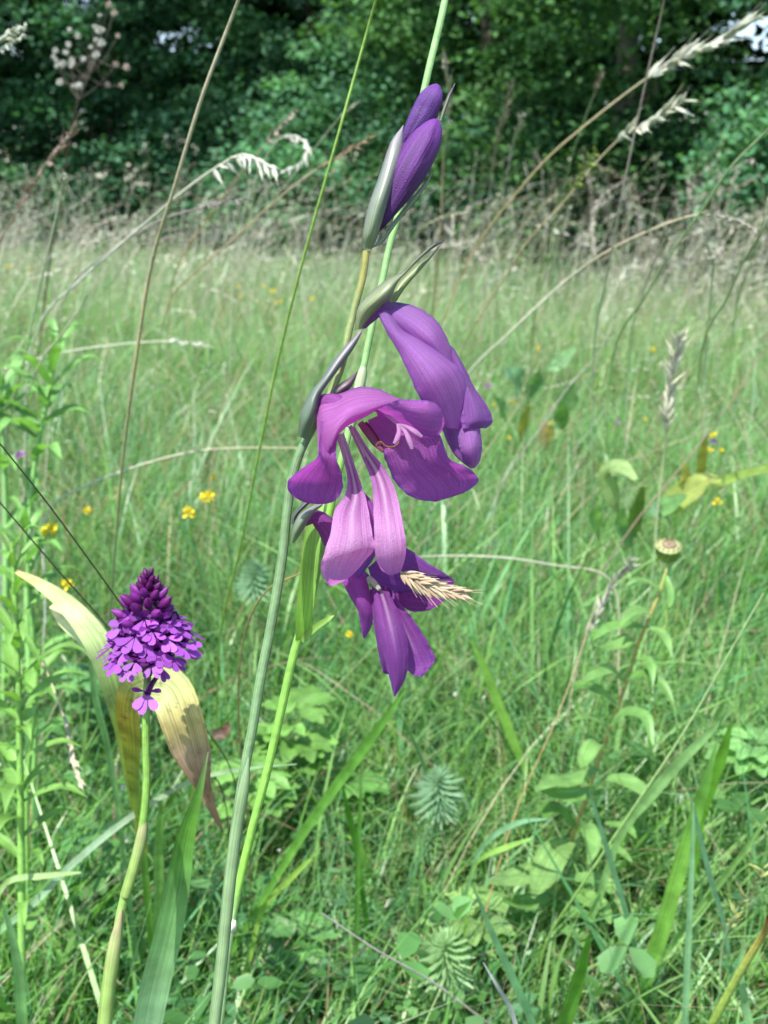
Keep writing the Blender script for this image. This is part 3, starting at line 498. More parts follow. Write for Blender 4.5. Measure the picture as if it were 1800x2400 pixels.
# ------------------------------------------------------------------ gladiolus
D0 = 0.320
MM = 0.001
def petal(L, R, d, b, tilt=0, colfn=None, nv=44, nu=19, rip=0.34, seed=None, edge=0.0):
    """lofted petal between two edge curves (photograph pixels at the flower's depth); d and b in mm towards / away from the lens"""
    seed = (L[0][0] * .37 + R[0][1] * .11) % 6.28 if seed is None else seed
    n = len(L); d = np.interp(np.linspace(0, 1, n), np.linspace(0, 1, len(d)), d); b = np.interp(np.linspace(0, 1, n), np.linspace(0, 1, len(b)), b)
    tl = np.interp(np.linspace(0, 1, n), np.linspace(0, 1, np.size(tilt)), np.atleast_1d(tilt))
    A = cr(np.hstack([np.array(L, float), np.array(R, float), np.array([d, b, tl]).T]), nv)
    s = np.linspace(0, 1, nu)[None, :, None]; t = np.linspace(0, 1, nv)[:, None]
    UVp = A[:, None, 0:2] * (1 - s) + A[:, None, 2:4] * s
    c = 2 * s[..., 0] - 1
    dep = A[:, 4:5] - A[:, 5:6] * (1 - np.abs(c) ** 2.2) + A[:, 6:7] * c
    dep = dep + rip * (np.sin(c * 7 + t * 3 + seed) * 0.5 + np.sin(t * 13 + c * 4 + seed * 2) * 0.4) * (0.3 + 0.7 * np.abs(c))
    if edge: dep = dep + edge * np.sin(t * 55 + seed) * np.clip(c, 0, 1) ** 4
    ek = np.abs(c) ** 8
    dep = dep + 0.28 * ek * (np.sin(t * 47 + seed * 3 + c) + .7 * np.sin(t * 83 + seed))
    mid = 0.5 * (A[:, None, 0:2] + A[:, None, 2:4]); UVp = mid + (UVp - mid) * (1 + ek * (.012 * np.sin(t * 61 + seed) + .010 * np.sin(t * 29 + 2 * seed)))[..., None]
    P = np.concatenate([UVp, (D0 + dep * MM)[..., None]], -1).reshape(-1, 3)
    S_, T_ = np.broadcast_to(s[..., 0], (nv, nu)).ravel(), np.broadcast_to(t, (nv, nu)).ravel()
    K = colfn(S_, T_) if colfn else np.zeros((nv * nu, 3))
    return atn(P), grid_faces(nv, nu), K, np.stack([S_, T_], 1)
def lerp3(a, b, f): return np.asarray(a)[None] * (1 - f[:, None]) + np.asarray(b)[None] * f[:, None]
LIL = (0.38, 0.105, 0.45); MAG = (0.33, 0.07, 0.36); VIO = (0.22, 0.08, 0.38); DVI = (0.15, 0.04, 0.25); DMAG = (0.24, 0.012, 0.18)
def pcol(a, b, mid=None):
    def f(s, t):
        k = lerp3(a, b, np.clip(t, 0, 1))
        e = np.clip(np.abs(2 * s - 1) * 6 - 5.1, 0, 1); k = k * (1 - e[:, None]) + np.asarray(VIO) * e[:, None]
        if mid is not None:
            c = np.exp(-((s - 0.5) / 0.03) ** 2) * 0.5; k = k * (1 - c[:, None]) + np.asarray(mid) * c[:, None]
        return k
    return f
def guide(s, t):
    """lower tepals: pale centre stripe bordered by magenta, white at the claw"""
    k = lerp3(LIL, (0.64, 0.32, 0.62), np.clip(t * 1.6, 0, 1)); e = np.clip(t * 3 - 2.2, 0, 1)[:, None] * .7; k = k * (1 - e) + np.array((0.30, 0.10, 0.46)) * e  # sunlit pallor painted into the lamina, shade painted into the tip
    x = np.abs(s - 0.5); f = np.clip(1 - (t - 0.1) / 0.55, 0, 1)
    dm = np.exp(-((x - 0.17) / 0.09) ** 2) * f; k = k * (1 - dm[:, None]) + np.asarray(DMAG) * dm[:, None]
    pl = np.exp(-(x / (0.10 * (0.4 + f))) ** 2) * np.clip(1.15 - t * 1.25, 0, 1); k = k * (1 - pl[:, None]) + np.asarray((0.62, 0.44, 0.66)) * pl[:, None]
    w_ = np.clip(1 - t * 5, 0, 1) * 0.6; return k * (1 - w_[:, None]) + np.asarray((0.6, 0.5, 0.62)) * w_[:, None]
def gp(pts, off): return [at(u, v, D0 + o * MM) for (u, v), o in zip(pts, off if np.ndim(off) else [off] * len(pts))]
base = ground_at(470, 0.47)
G = Thing('gladiolus', 'wild purple gladiolus with two buds above three hanging flowers', 'flower', base)
spts = [(859, 589), (850, 650), (831, 722), (817, 780), (803, 849), (780, 912), (752, 970), (722, 1022), (700, 1070), (683, 1130), (673, 1200), (664, 1290), (650, 1380), (629, 1500), (612, 1584), (591, 1711), (574, 1800), (555, 1920), (538, 2048), (525, 2175), (512, 2302), (500, 2399)]
sw = gp(spts, np.linspace(0, 4, len(spts))) + [at(485, 2520, 0.335), at(478, 2800, 0.39), base]
rad = np.interp(np.arange(len(sw)), [0, 4, 8, 12, 21, 24], [8.5, 9, 10.5, 12, 12.5, 13]) * D0 / FPX
sc_ = np.array([(0.24, 0.24, 0.06)] * 2 + [(0.2, 0.25, 0.09)] * 5 + [(0.13, 0.22, 0.1)] * 6 + [(0.14, 0.24, 0.11)] * (len(sw) - 13))
stem = G.add('stem', tube(sw, rad, sc_, 12, 110), M_stem)
# sheath leaf round the lower stem
sh = [(583, 1775), (573, 1837), (558, 1922), (541, 2048), (528, 2175), (515, 2302), (503, 2399), (492, 2500)]
G.add('leaf_sheath', tube(gp(sh, [0, 0, .5, .8, 1, 1, 1, 1]), np.array([2, 12.5, 14, 14.5, 14, 13.5, 13.5, 13.5]) * D0 / FPX, (0.2, 0.31, 0.15), 12, 40), M_bract)
BG, BP = (0.22, 0.29, 0.16), (0.12, 0.10, 0.13)
def bcol(a, b, edge=BP):
    def f(s, t):
        k = lerp3(a, b, t ** 1.4); e = np.clip(np.abs(2 * s - 1) * 3.5 - 2.5, 0, 1) * 0.8
        return k * (1 - e[:, None]) + np.asarray(edge) * e[:, None]
    return f
def bract(L, R, d, b, a=BG, c=BP, tilt=0, label=None):
    return G.add('bract', petal(L, R, d, b, tilt, bcol(a, c), 26, 11, 0.1), M_bract, None, label)
# buds
def spin_bud(pts, hw, off, col1, col2, lobes=3, seed=0):
    P = np.array([tuple(p) for p in gp(pts, off)]); A = cr(np.hstack([P, np.array(hw)[:, None] * D0 / FPX]), 34); n = 26
    T_ = np.gradient(A[:, :3], axis=0); T_ /= np.linalg.norm(T_, axis=1)[:, None]
    Xv = np.cross(T_, np.array(FWD)); Xv /= np.linalg.norm(Xv, axis=1)[:, None]; Yv = np.cross(T_, Xv); a = np.arange(n) / n * 6.2832; t = np.linspace(0, 1, 34)
    r = A[:, 3][:, None] * (1 + 0.11 * (np.abs(((a[None] * lobes + t[:, None] * 4 + seed) / 6.2832) % 1 - 0.15) * 2 - 0.5) + 0.04 * np.sin(a[None] * 9 + t[:, None] * 8) * t[:, None] ** 2)
    V = A[:, None, :3] + r[..., None] * (np.cos(a)[None, :, None] * Xv[:, None] + 0.85 * np.sin(a)[None, :, None] * Yv[:, None])
    K = np.repeat(lerp3(col1, col2, t), n, 0); uv = np.stack(np.meshgrid(np.arange(n) / n, t), -1).reshape(-1, 2)
    return V.reshape(-1, 3), grid_faces(34, n, True), K, uv
G.add('bud', spin_bud([(940, 350), (955, 325), (975, 292), (997, 258), (1013, 228), (1026, 208), (1032, 203)], [6, 16, 24, 29, 26, 14, 3], [3, 3, 3, 3, 2, 2, 2], (0.05, 0.012, 0.12), (0.13, 0.04, 0.25), 3, 1), M_bud, None, 'upper, smaller purple bud')
bd = G.add('bud', spin_bud([(885, 540), (903, 505), (930, 450), (957, 400), (985, 352), (1005, 318), (1020, 292), (1028, 282)], [6, 18, 33, 41, 39, 32, 18, 4], [0, -1, -1.5, -2, -2, -2, -2, -2], (0.05, 0.012, 0.09), (0.16, 0.035, 0.26), 3, 4.0), M_bud, None, 'lower, larger purple bud')
bract([(868, 580), (893, 560), (925, 514), (965, 465), (1000, 420), (1012, 398)], [(872, 582), (900, 566), (935, 518), (975, 470), (1006, 425), (1013, 398)], [0, 1, 1, 1], [1, 1.5, 1, .5], BG, (0.25, 0.22, 0.22))
bract([(850, 582), (850, 545), (864, 480), (886, 419), (915, 335), (945, 293)], [(872, 584), (888, 545), (905, 487), (922, 430), (940, 368), (946, 294)], [0, -2.5, -4, -4, -3, -1], [1.5, 3.5, 4, 3, 1.5, 0], (0.2, 0.27, 0.15), (0.22, 0.2, 0.24))
bract([(1030, 282), (1034, 265), (1042, 240), (1050, 222), (1066, 195)], [(1036, 282), (1042, 268), (1050, 246), (1057, 224), (1067, 196)], [2, 2, 2, 2], [1.5, 1.5, 1, 0], (0.2, 0.22, 0.14), (0.12, 0.07, 0.14))
# --- upper right, half closed flower seen from behind
bract([(831, 775), (838, 722), (860, 694), (907, 654), (947, 636), (980, 603), (1016, 571), (1041, 562)], [(856, 768), (868, 745), (890, 722), (915, 700), (934, 660), (965, 627), (1005, 590), (1042, 564)], [1, -2, -4, -5, -4, -2, 0, 2], [1.5, 3.5, 4, 3.5, 2, 1, .6, 0], (0.25, 0.31, 0.15), (0.09, 0.08, 0.09))
bract([(905, 712), (918, 690), (936, 660), (975, 624), (1010, 596), (1036, 568)], [(930, 706), (938, 692), (955, 668), (985, 634), (1014, 600), (1037, 569)], [-1, -1, 0, 1, 2], [1, 1.5, 1, .4, 0], (0.22, 0.29, 0.10), (0.15, 0.17, 0.1))
fC = G.add('flower', tube(gp([(850, 764), (872, 742), (892, 724), (915, 728), (938, 752)], [0, -1, -1, 0, 1]), np.array([9, 12, 16, 24, 30]) * D0 / FPX, (0.27, 0.12, 0.36), 14, 16), M_petal, None, 'half closed flower at the upper right seen from behind')
pv = pcol((0.31, 0.14, 0.45), (0.43, 0.155, 0.49)); pv2 = pcol((0.26, 0.10, 0.38), (0.26, 0.09, 0.38))
G.add('petal', petal([(912, 706), (962, 714), (1005, 736), (1034, 766), (1056, 813), (1064, 850), (1068, 880)], [(890, 735), (925, 765), (950, 790), (985, 820), (1010, 850), (1035, 880), (1060, 900)], [0, -1, -1, 0, 1], [2, 6, 8, 6, 3], (-2, -1, 0, 0), pv), M_petal, fC)
G.add('petal', petal([(884, 735), (907, 780), (933, 824), (954, 867), (973, 911), (995, 950), (1020, 985), (1050, 1004)], [(915, 722), (945, 772), (985, 795), (1034, 829), (1072, 858), (1092, 895), (1096, 940), (1080, 1005)], [-2, -5, -8, -10, -10, -8, -6, -4], [3, 5, 6, 7, 7, 6, 4, 2], (2, 1, 2, 3, 3), pv), M_petal, fC)
G.add('petal', petal([(1040, 800), (1060, 850), (1072, 900), (1080, 950), (1080, 985), (1085, 1004)], [(1063, 815), (1090, 862), (1112, 908), (1140, 948), (1155, 986), (1140, 1004)], [2, 0, -2, -3, -3], [2, 3, 4, 4, 2], (0, 2, 4), pv2, edge=.3), M_petal, fC)
G.add('petal', petal([(1062, 990), (1072, 1020), (1078, 1055), (1095, 1082), (1108, 1097)], [(1128, 990), (1126, 1010), (1130, 1045), (1125, 1080), (1112, 1098)], [-1, -3, -4, -2, 2], [2, 4, 4, 2], (0, 2), pv), M_petal, fC)
G.add('petal', petal([(1030, 980), (1038, 1010), (1050, 1040), (1070, 1072), (1100, 1096)], [(1072, 1000), (1076, 1020), (1080, 1050), (1096, 1082), (1108, 1098)], [0, 0, -1, 0], [1, 2, 2, 1], (0, 1), pv2), M_petal, fC)
# --- the wide open flower
bract([(698, 1022), (702, 980), (714, 944), (733, 912), (757, 882), (783, 842), (818, 801), (853, 767)], [(718, 1030), (733, 1000), (745, 965), (750, 930), (772, 895), (800, 858), (832, 812), (854, 768)], [-1, -4, -5, -5, -4, -3, -2, -1], [1.5, 4, 4.5, 3.5, 2, 1.5, 1, 0], (0.12, 0.19, 0.12), (0.15, 0.13, 0.17))
bract([(760, 935), (775, 918), (800, 897), (820, 884), (838, 870)], [(790, 940), (795, 928), (808, 918), (825, 905), (839, 871)], [1, 0, 0, 1], [1, 2, 2, 0], (0.15, 0.12, 0.12), (0.1, 0.05, 0.08), label='small dark folded bract')
fD = G.add('flower', tube(gp([(728, 985), (738, 962), (750, 948), (775, 950), (800, 965)], [-1, -2, -3, -4, -6]), np.array([9, 14, 20, 29, 32]) * D0 / FPX, (0.30, 0.07, 0.34), 14, 16), M_petal, None, 'wide open flower in the middle')
hood = pcol((0.46, 0.145, 0.46), (0.46, 0.16, 0.50))
G.add('petal', petal([(741, 950), (752, 930), (790, 922), (829, 909), (862, 907), (893, 914), (920, 927), (945, 938)], [(746, 1074), (768, 1060), (780, 1043), (792, 1020), (816, 998), (858, 976), (900, 953), (946, 939)], [-8, -9, -10, -10, -9, -8, -7, -6], [2, 6, 9, 10, 10, 8, 5, 0], (-5, -8, -10, -10, -9, -8, -6, -2), hood), M_petal, fD, 'arched upper petal')
G.add('petal', petal([(750, 985), (748, 1040), (743, 1072), (705, 1100), (676, 1126), (679, 1156), (710, 1176), (735, 1181)], [(800, 1000), (788, 1045), (789, 1075), (800, 1108), (804, 1140), (790, 1170), (768, 1180), (745, 1182)], [-15, -18, -20, -18, -14, -11, -9, -8], [-1, -2, -3, -4, -3, -2, -1], (-1, 0, 1, 2, 2), pcol((0.36, 0.09, 0.40), (0.32, 0.085, 0.39))), M_petal, fD, 'drooping left petal')
G.add('petal', petal([(880, 962), (905, 950), (938, 936), (969, 937), (1002, 939), (1028, 950), (1040, 972)], [(885, 975), (920, 985), (957, 1003), (985, 1016), (1010, 1024), (1030, 1018), (1042, 995)], [-12, -14, -17, -19, -19, -17, -15], [0, 1.5, 2.5, 3, 3, 2, 0], (4, 5, 4, 3, 2), pcol((0.38, 0.10, 0.43), (0.41, 0.12, 0.46)), edge=0.5), M_petal, fD, 'ruffled right end of the hood')
G.add('petal', petal([(862, 985), (872, 1020), (896, 1056), (903, 1078), (913, 1103), (929, 1134), (952, 1157), (984, 1172), (1015, 1175)], [(890, 972), (940, 985), (1000, 1010), (1032, 1022), (1054, 1075), (1098, 1097), (1121, 1124), (1092, 1153), (1022, 1176)], [-6, -9, -12, -12, -10, -7, -4, -1, 1], [-2, -3, -4, -4, -3, -3, -2, -1, 0], (0, -2, -3, -3, -2, -1), pcol((0.36, 0.085, 0.38), (0.33, 0.092, 0.40)), 36, 19, edge=0.45), M_petal, fD, 'broad drooping right petal')
G.add('petal', petal([(787, 1020), (803, 1072), (814, 1120), (809, 1158), (784, 1198), (775, 1246), (761, 1294), (751, 1328), (762, 1360), (773, 1373)], [(806, 1015), (825, 1070), (843, 1125), (858, 1168), (866, 1210), (873, 1250), (878, 1284), (860, 1310), (818, 1354), (780, 1373)], [-4, -6, -8, -11, -15, -18, -18.5, -16, -12, -9], [-.5, -1, -1.5, -1.5, 1, 2, 2, 1.5, 1, 0], (0, 0, 0, 2, 3), guide, 48, 21), M_petal, fD, 'pale striped left lower petal')
G.add('petal', petal([(815, 1000), (842, 1058), (868, 1120), (874, 1167), (876, 1210), (877, 1250), (880, 1303), (892, 1333), (911, 1348)], [(832, 1000), (864, 1052), (900, 1095), (924, 1140), (936, 1185), (946, 1235), (952, 1287), (941, 1335), (918, 1349)], [-3, -6, -9, -13, -18, -21, -20, -16, -13], [-.5, -1, -1.5, -1.5, 1, 2, 2.5, 1.5, 0], (0, 0, 0, -2, -2), guide, 48, 21), M_petal, fD, 'pale striped right lower petal')
G.add('petal', petal([(845, 1150), (852, 1180), (855, 1220), (850, 1290), (834, 1352)], [(850, 1150), (875, 1180), (885, 1220), (885, 1290), (845, 1353)], [-3, -6, -8, -8], [0, 1, 1, 0], 0, pcol(MAG, VIO)), M_petal, fD)
sty = (0.62, 0.42, 0.62)
G.add('style', tube(gp([(845, 955), (883, 962), (910, 976), (931, 992)], [-8, -10, -13, -15]), np.array([3.5, 4, 4, 4.5]) * D0 / FPX, sty, 7, 14), M_petal, fD)
for q in ([(931, 992), (935, 1012), (930, 1030), (924, 1040)], [(931, 992), (950, 1012), (960, 1035), (966, 1052)], [(931, 992), (955, 1001), (974, 1013), (989, 1024)]):
    G.add('stigma', tube(gp(q, [-15, -17, -18, -18]), np.array([3, 5, 6, 4]) * D0 / FPX, (0.58, 0.34, 0.60), 7, 12), M_petal, fD)
G.add('anther', tube(gp([(845, 992), (862, 1012), (880, 1037), (898, 1058)], [-9, -10, -11, -12]), np.array([8, 10, 9, 4]) * D0 / FPX, (0.30, 0.09, 0.18), 8, 14), M_petal, fD)
G.add('anther', tube(gp([(858, 990), (872, 1010), (888, 1035), (896, 1045)], [-7, -8, -9, -10]), np.array([3, 4, 4, 2]) * D0 / FPX, (0.14, 0.03, 0.06), 7, 12), M_petal, fD)
G.add('filament', tube(gp([(882, 1045), (891, 1035), (905, 1046), (925, 1046), (936, 1036)], [-12, -13, -13, -13, -13]), np.array([2, 2, 2.2, 2.2, 2]) * D0 / FPX, (0.33, 0.17, 0.12), 5, 16), M_petal, fD)
for q in ([(790, 1010), (800, 1040), (808, 1080)], [(822, 998), (838, 1030), (855, 1070)]):
    G.add('filament', tube(gp(q, [-5, -8, -10]), np.array([3, 3.4, 2]) * D0 / FPX, (0.6, 0.5, 0.58), 6, 10), M_petal, fD)
# --- the lowest flower
bract([(681, 1272), (685, 1239), (700, 1207), (727, 1187), (756, 1179)], [(690, 1272), (708, 1247), (722, 1222), (738, 1200), (757, 1184)], [-1, -3, -4, -3, -2], [1, 3, 3, 2, 0], (0.17, 0.25, 0.13), (0.2, 0.2, 0.22))
bract([(683, 1230), (685, 1211), (700, 1190), (716, 1174), (730, 1170)], [(694, 1226), (698, 1208), (712, 1192), (726, 1180), (733, 1173)], [1, 0, 0, 0], [1, 1, 1, 0], (0.09, 0.1, 0.1), (0.08, 0.06, 0.08))
fE = G.add('flower', tube(gp([(712, 1225), (735, 1212), (760, 1228), (785, 1275), (810, 1330), (845, 1370)], [0, 0, 1, 1, 1, 0]), np.array([10, 17, 23, 25, 28, 30]) * D0 / FPX, (0.25, 0.05, 0.27), 14, 22), M_petal, None, 'lowest, darkest flower hanging below the open one')
dk = pcol((0.22, 0.045, 0.28), DVI)
G.add('petal', petal([(790, 1335), (800, 1360), (817, 1394), (838, 1430), (843, 1455), (851, 1495)], [(855, 1340), (862, 1365), (872, 1410), (875, 1440), (870, 1470), (855, 1497)], [-4, -6, -7, -6, -4], [2, 3, 3, 1, 0], (0, 1), pcol((0.34, 0.05, 0.36), (0.3, 0.08, 0.42))), M_petal, fE)
G.add('petal', petal([(862, 1330), (920, 1285), (955, 1286), (1001, 1318), (1034, 1338), (1063, 1358)], [(872, 1362), (900, 1382), (938, 1387), (985, 1380), (1030, 1376), (1064, 1370)], [-2, -3, -4, -5, -6, -7], [2, 3, 3, 2, 0], (2, 3, 3), pcol((0.2, 0.04, 0.30), DVI)), M_petal, fE)
G.add('petal', petal([(890, 1375), (910, 1386), (969, 1382), (1017, 1394), (1042, 1405)], [(905, 1400), (938, 1418), (965, 1433), (1005, 1430), (1040, 1410)], [-3, -5, -6, -6], [-1, -2, -1, 0], (-1, -2), pcol((0.24, 0.035, 0.28), (0.2, 0.035, 0.26))), M_petal, fE)
G.add('petal', petal([(866, 1380), (872, 1430), (880, 1490), (889, 1540), (898, 1574), (906, 1580)], [(895, 1390), (905, 1440), (915, 1500), (925, 1545), (922, 1575), (912, 1581)], [-5, -8, -9, -8, -7], [1, 2, 2, 0], 0, dk), M_petal, fE)
def dguide(s, t):
    k = lerp3((0.27, 0.06, 0.34), (0.25, 0.07, 0.37), t); x = np.abs(s - 0.5); f = np.clip(1 - t / 0.6, 0, 1)
    dm = np.exp(-((x - 0.14) / 0.06) ** 2) * f; k = k * (1 - dm[:, None]) + np.asarray((0.14, 0.008, 0.12)) * dm[:, None]
    pl = np.exp(-(x / 0.08) ** 2) * f * 0.8; return k * (1 - pl[:, None]) + np.asarray((0.5, 0.4, 0.5)) * pl[:, None]
G.add('petal', petal([(870, 1370), (878, 1420), (886, 1480), (900, 1540), (913, 1590), (923, 1632)], [(908, 1380), (932, 1430), (952, 1485), (958, 1540), (950, 1590), (926, 1633)], [-6, -10, -12, -12, -12, -11], [1, 3, 4, 4, 2, 0], 0, dguide), M_petal, fE)
G.add('petal', petal([(890, 1372), (900, 1425), (918, 1485), (936, 1530), (954, 1567), (968, 1582), (985, 1586)], [(915, 1378), (945, 1422), (972, 1457), (1000, 1501), (1019, 1540), (1012, 1560), (990, 1586)], [-5, -8, -9, -9, -8, -8, -8], [-1, -2, -2, -1, 0], (0, 1), dguide), M_petal, fE)
G.add('stamen', tube(gp([(865, 1355), (878, 1368), (890, 1382)], [-7, -9, -10]), np.array([7, 8, 5]) * D0 / FPX, (0.5, 0.55, 0.42), 7, 8), M_petal, fE)

# dry spikelet cluster caught on the flower
T = Thing('dry_grass_spike', 'dry broken straw grass spike caught against the lowest purple flower', 'grass', at(960, 1365, D0 - 0.017))
rng = np.random.default_rng(9)
ax = gp([(938, 1340), (975, 1360), (1020, 1378), (1065, 1388), (1105, 1394)], -17)
T.add('stem', tube(ax, np.array([3, 3, 3, 2, 1]) * D0 / FPX, (0.4, 0.32, 0.2), 6, 16), M_dry)
A = cr(np.array([tuple(p) for p in ax]), 60); me = [spikelet_mesh((0.50, 0.42, 0.29)), spikelet_mesh((0.42, 0.31, 0.2))]
for j in range(30):
    i = int(2 + j * 1.5); p = Vector(A[i]); td = Vector(A[min(i + 4, 59)] - A[max(i - 4, 0)]).normalized()
    d = td + (td.cross(FWD) * (0.55 if j % 2 else -0.55) + FWD * rng.normal(-0.1, 0.3)) * (1 - j / 45)
    s = rng.uniform(0.0048, 0.0066); T.inst('spikelet', me[j % 3 == 0], frame(p, d, (s * 1.1, s * 1.1, s), rng.uniform(0, 6)))

# ------------------------------------------------------------------ tall grass culm beside the gladiolus
b = ground_at(470, 0.5); dc = 0.342
T = Thing('grass_culm', 'tall smooth green grass culm running close behind the gladiolus with white node', 'grass', b)
cpts = [(1054, -60), (1043, 0), (1001, 180), (929, 520), (911, 585), (897, 654), (873, 759), (848, 880), (820, 1000), (790, 1120), (755, 1284), (727, 1406), (692, 1521), (658, 1669), (624, 1816), (591, 1943), (561, 2070), (542, 2167), (527, 2280), (515, 2399)]
cw = [at(u, v, dc) for u, v in cpts] + [at(505, 2520, 0.36), b]
T.add('stem', tube(cw, np.array([8.5] * 4 + [8] * 4 + [9] * 3 + [10.5] * 6 + [10] * 5) * dc / FPX, np.array([(0.22, 0.42, 0.15)] * 9 + [(0.17, 0.36, 0.06)] * 8 + [(0.22, 0.36, 0.15)] * 5), 12, 110), M_stem)
T.add('node', tube([at(545, 2155, dc), at(542, 2166, dc - .0005), at(538, 2182, dc)], np.array([10, 14, 10]) * dc / FPX, (0.62, 0.64, 0.52), 10, 8), M_stem)
T.add('leaf', ribbon([at(706, 1500, dc - .001), at(712, 1440, dc - .004), at(722, 1350, dc - .006), at(732, 1260, dc - .006), at(745, 1190, dc - .002), at(775, 1120, dc + .004)], np.array([14, 19, 20, 19, 13, 2]) * dc / FPX, (0.22, 0.42, 0.07), (0.2, -1, .2), 0.3, 24), M_leaf)
T.add('leaf', ribbon([at(706, 1500, dc - .001), at(740, 1470, dc - .004), at(772, 1448, dc - .006), at(800, 1420, dc - .004)], np.array([8, 8, 5, 1]) * dc / FPX, (0.24, 0.42, 0.09), (0.2, -1, .6), 0.3, 12), M_leaf)
T.add('leaf_sheath', tube([at(856, 840, dc), at(848, 880, dc), at(838, 925, dc), at(820, 1000, dc)], np.array([3, 12, 13, 12]) * dc / FPX, (0.38, 0.5, 0.28), 10, 14), M_bract)

# ------------------------------------------------------------------ pyramidal orchid
od = 0.392
b = ground_at(215, 0.52)
T = Thing('orchid', 'magenta pyramid shaped orchid spike on a green stem at the left', 'flower', b)
opts = [(348, 1355), (346, 1450), (347, 1560), (343, 1640), (342, 1740), (344, 1820), (335, 1930), (316, 2020), (290, 2110), (272, 2200), (255, 2300), (245, 2399)]
ow = [at(u, v, od + 0.002 * i / 3) for i, (u, v) in enumerate(opts)] + [at(232, 2560, 0.42), b]
T.add('stem', tube(ow, np.array([4, 5, 8, 9, 9.5, 9.5, 10, 10, 11, 11.5, 12.5, 13, 13, 13]) * od / FPX, np.array([(0.1, 0.06, 0.08)] * 2 + [(0.16, 0.2, 0.06)] + [(0.17, 0.33, 0.06)] * 4 + [(0.2, 0.34, 0.08)] * 3 + [(0.3, 0.4, 0.13)] * 4), 10, 80), M_stem)
for q, wq in (([(340, 1890), (334, 1950), (316, 2025), (293, 2100)], [2, 13, 14, 13]), ([(286, 2130), (272, 2200), (256, 2300), (245, 2400)], [2, 15, 17, 18])):
    T.add('leaf_sheath', tube([at(u, v, od + .004) for u, v in q], np.array(wq) * od / FPX, np.array([(0.34, 0.26, 0.16), (0.3, 0.34, 0.14), (0.24, 0.36, 0.1), (0.24, 0.36, 0.1)]), 10, 16), M_bract)
rng = np.random.default_rng(3)
def floret_mesh(k):
    parts = []
    def lobe(c, d, L, W, n, col):
        c, d, n = map(lambda a: np.array(a, float), (c, d, n)); d /= np.linalg.norm(d); x = np.cross(d, n); x /= np.linalg.norm(x); nn = np.cross(x, d)
        V = [c]
        for t_, w_ in ((.3, .5), (.6, .95), (.85, .95), (1.0, .5)): V += [c + d * L * t_ + x * W * w_ - nn * L * .12 * t_, c + d * L * t_ - x * W * w_ - nn * L * .12 * t_]
        V = np.array(V); F = [[0, 1, 2, 2], [1, 3, 4, 2], [3, 5, 6, 4], [5, 7, 8, 6]]
        F[0] = [0, 1, 2, 0]
        parts.append((V, np.array(F[1:] + [[0, 1, 2, 2]]), np.array(col), np.zeros((len(V), 2))))
    j = lambda s: rng.normal(0, s)
    # face looks along +X, Z is up
    c1 = np.array((0.30, 0.075, 0.42)) * (1 + j(.1)); c2 = np.array((0.20, 0.03, 0.28))
    lobe((0.2, 0, -.05), (.8, j(.1), -.75), 1.1, .25, (.7, 0, .8), c1); lobe((0.2, .05, 0), (.75 + j(.1), .65, -.55), 1.0, .27, (.7, 0, .8), c1 * 1.1); lobe((.2, -.05, 0), (.75 + j(.1), -.65, -.55), 1.0, .27, (.7, 0, .8), c1 * .9)
    lobe((0.1, .1, .1), (.25, 1, .25), .75, .17, (1, .2, 0), c2); lobe((.1, -.1, .1), (.25, -1, .25), .75, .17, (1, -.2, 0), c2)
    lobe((0.05, .05, .1), (.8, .2, .6), .65, .22, (-.6, 0, .8), c2 * .8); lobe((0.05, -.05, .1), (.8, -.2, .6), .65, .22, (-.6, 0, .8), c2 * .7)
    tV, tF, tK, tU = tube([(-1.6, 0, -.1), (-.7, 0, 0.05), (.15, 0, 0)], [.13, .16, .2], c2 * .7, 6); parts.append((tV, tF, tK, tU))
    V, F, K, U = merge([(p[0], p[1], p[2], p[3]) for p in parts])
    return V, F, K, U
def fix_mesh(name, g, mat):      # quads with a repeated corner become triangles
    V, F, K, U = g; me = bpy.data.meshes.new(name)
    fs = [tuple(dict.fromkeys(int(i) for i in f)) for f in F]; fs = [f for f in fs if len(f) > 2]
    me.from_pydata([tuple(v) for v in V], [], fs); me.polygons.foreach_set('use_smooth', np.ones(len(fs), bool))
    a = me.color_attributes.new('Col', 'FLOAT_COLOR', 'POINT'); a.data.foreach_set('color', np.hstack([K, np.ones((len(K), 1))]).astype(np.float32).ravel())
    me.materials.append(mat); return me
fms = [fix_mesh('floret', floret_mesh(k), M_floret) for k in range(4)]
bV, bF = spindle(7, (0, .15, .45, .75, 1), (.2, .8, 1, .7, .05)); bV = bV * np.array([.32, .32, 1]); 
bms = [mesh('bud', bV, bF, M_floret, np.array(k), np.zeros((len(bV), 2))) for k in ((0.15, 0.015, 0.16), (0.10, 0.008, 0.10), (0.22, 0.03, 0.26))]
SC = od / FPX
def prof(v): return np.interp(v, [1345, 1365, 1400, 1435, 1470, 1505, 1535, 1560, 1585], [6, 17, 38, 72, 104, 119, 106, 70, 30])
n = 88
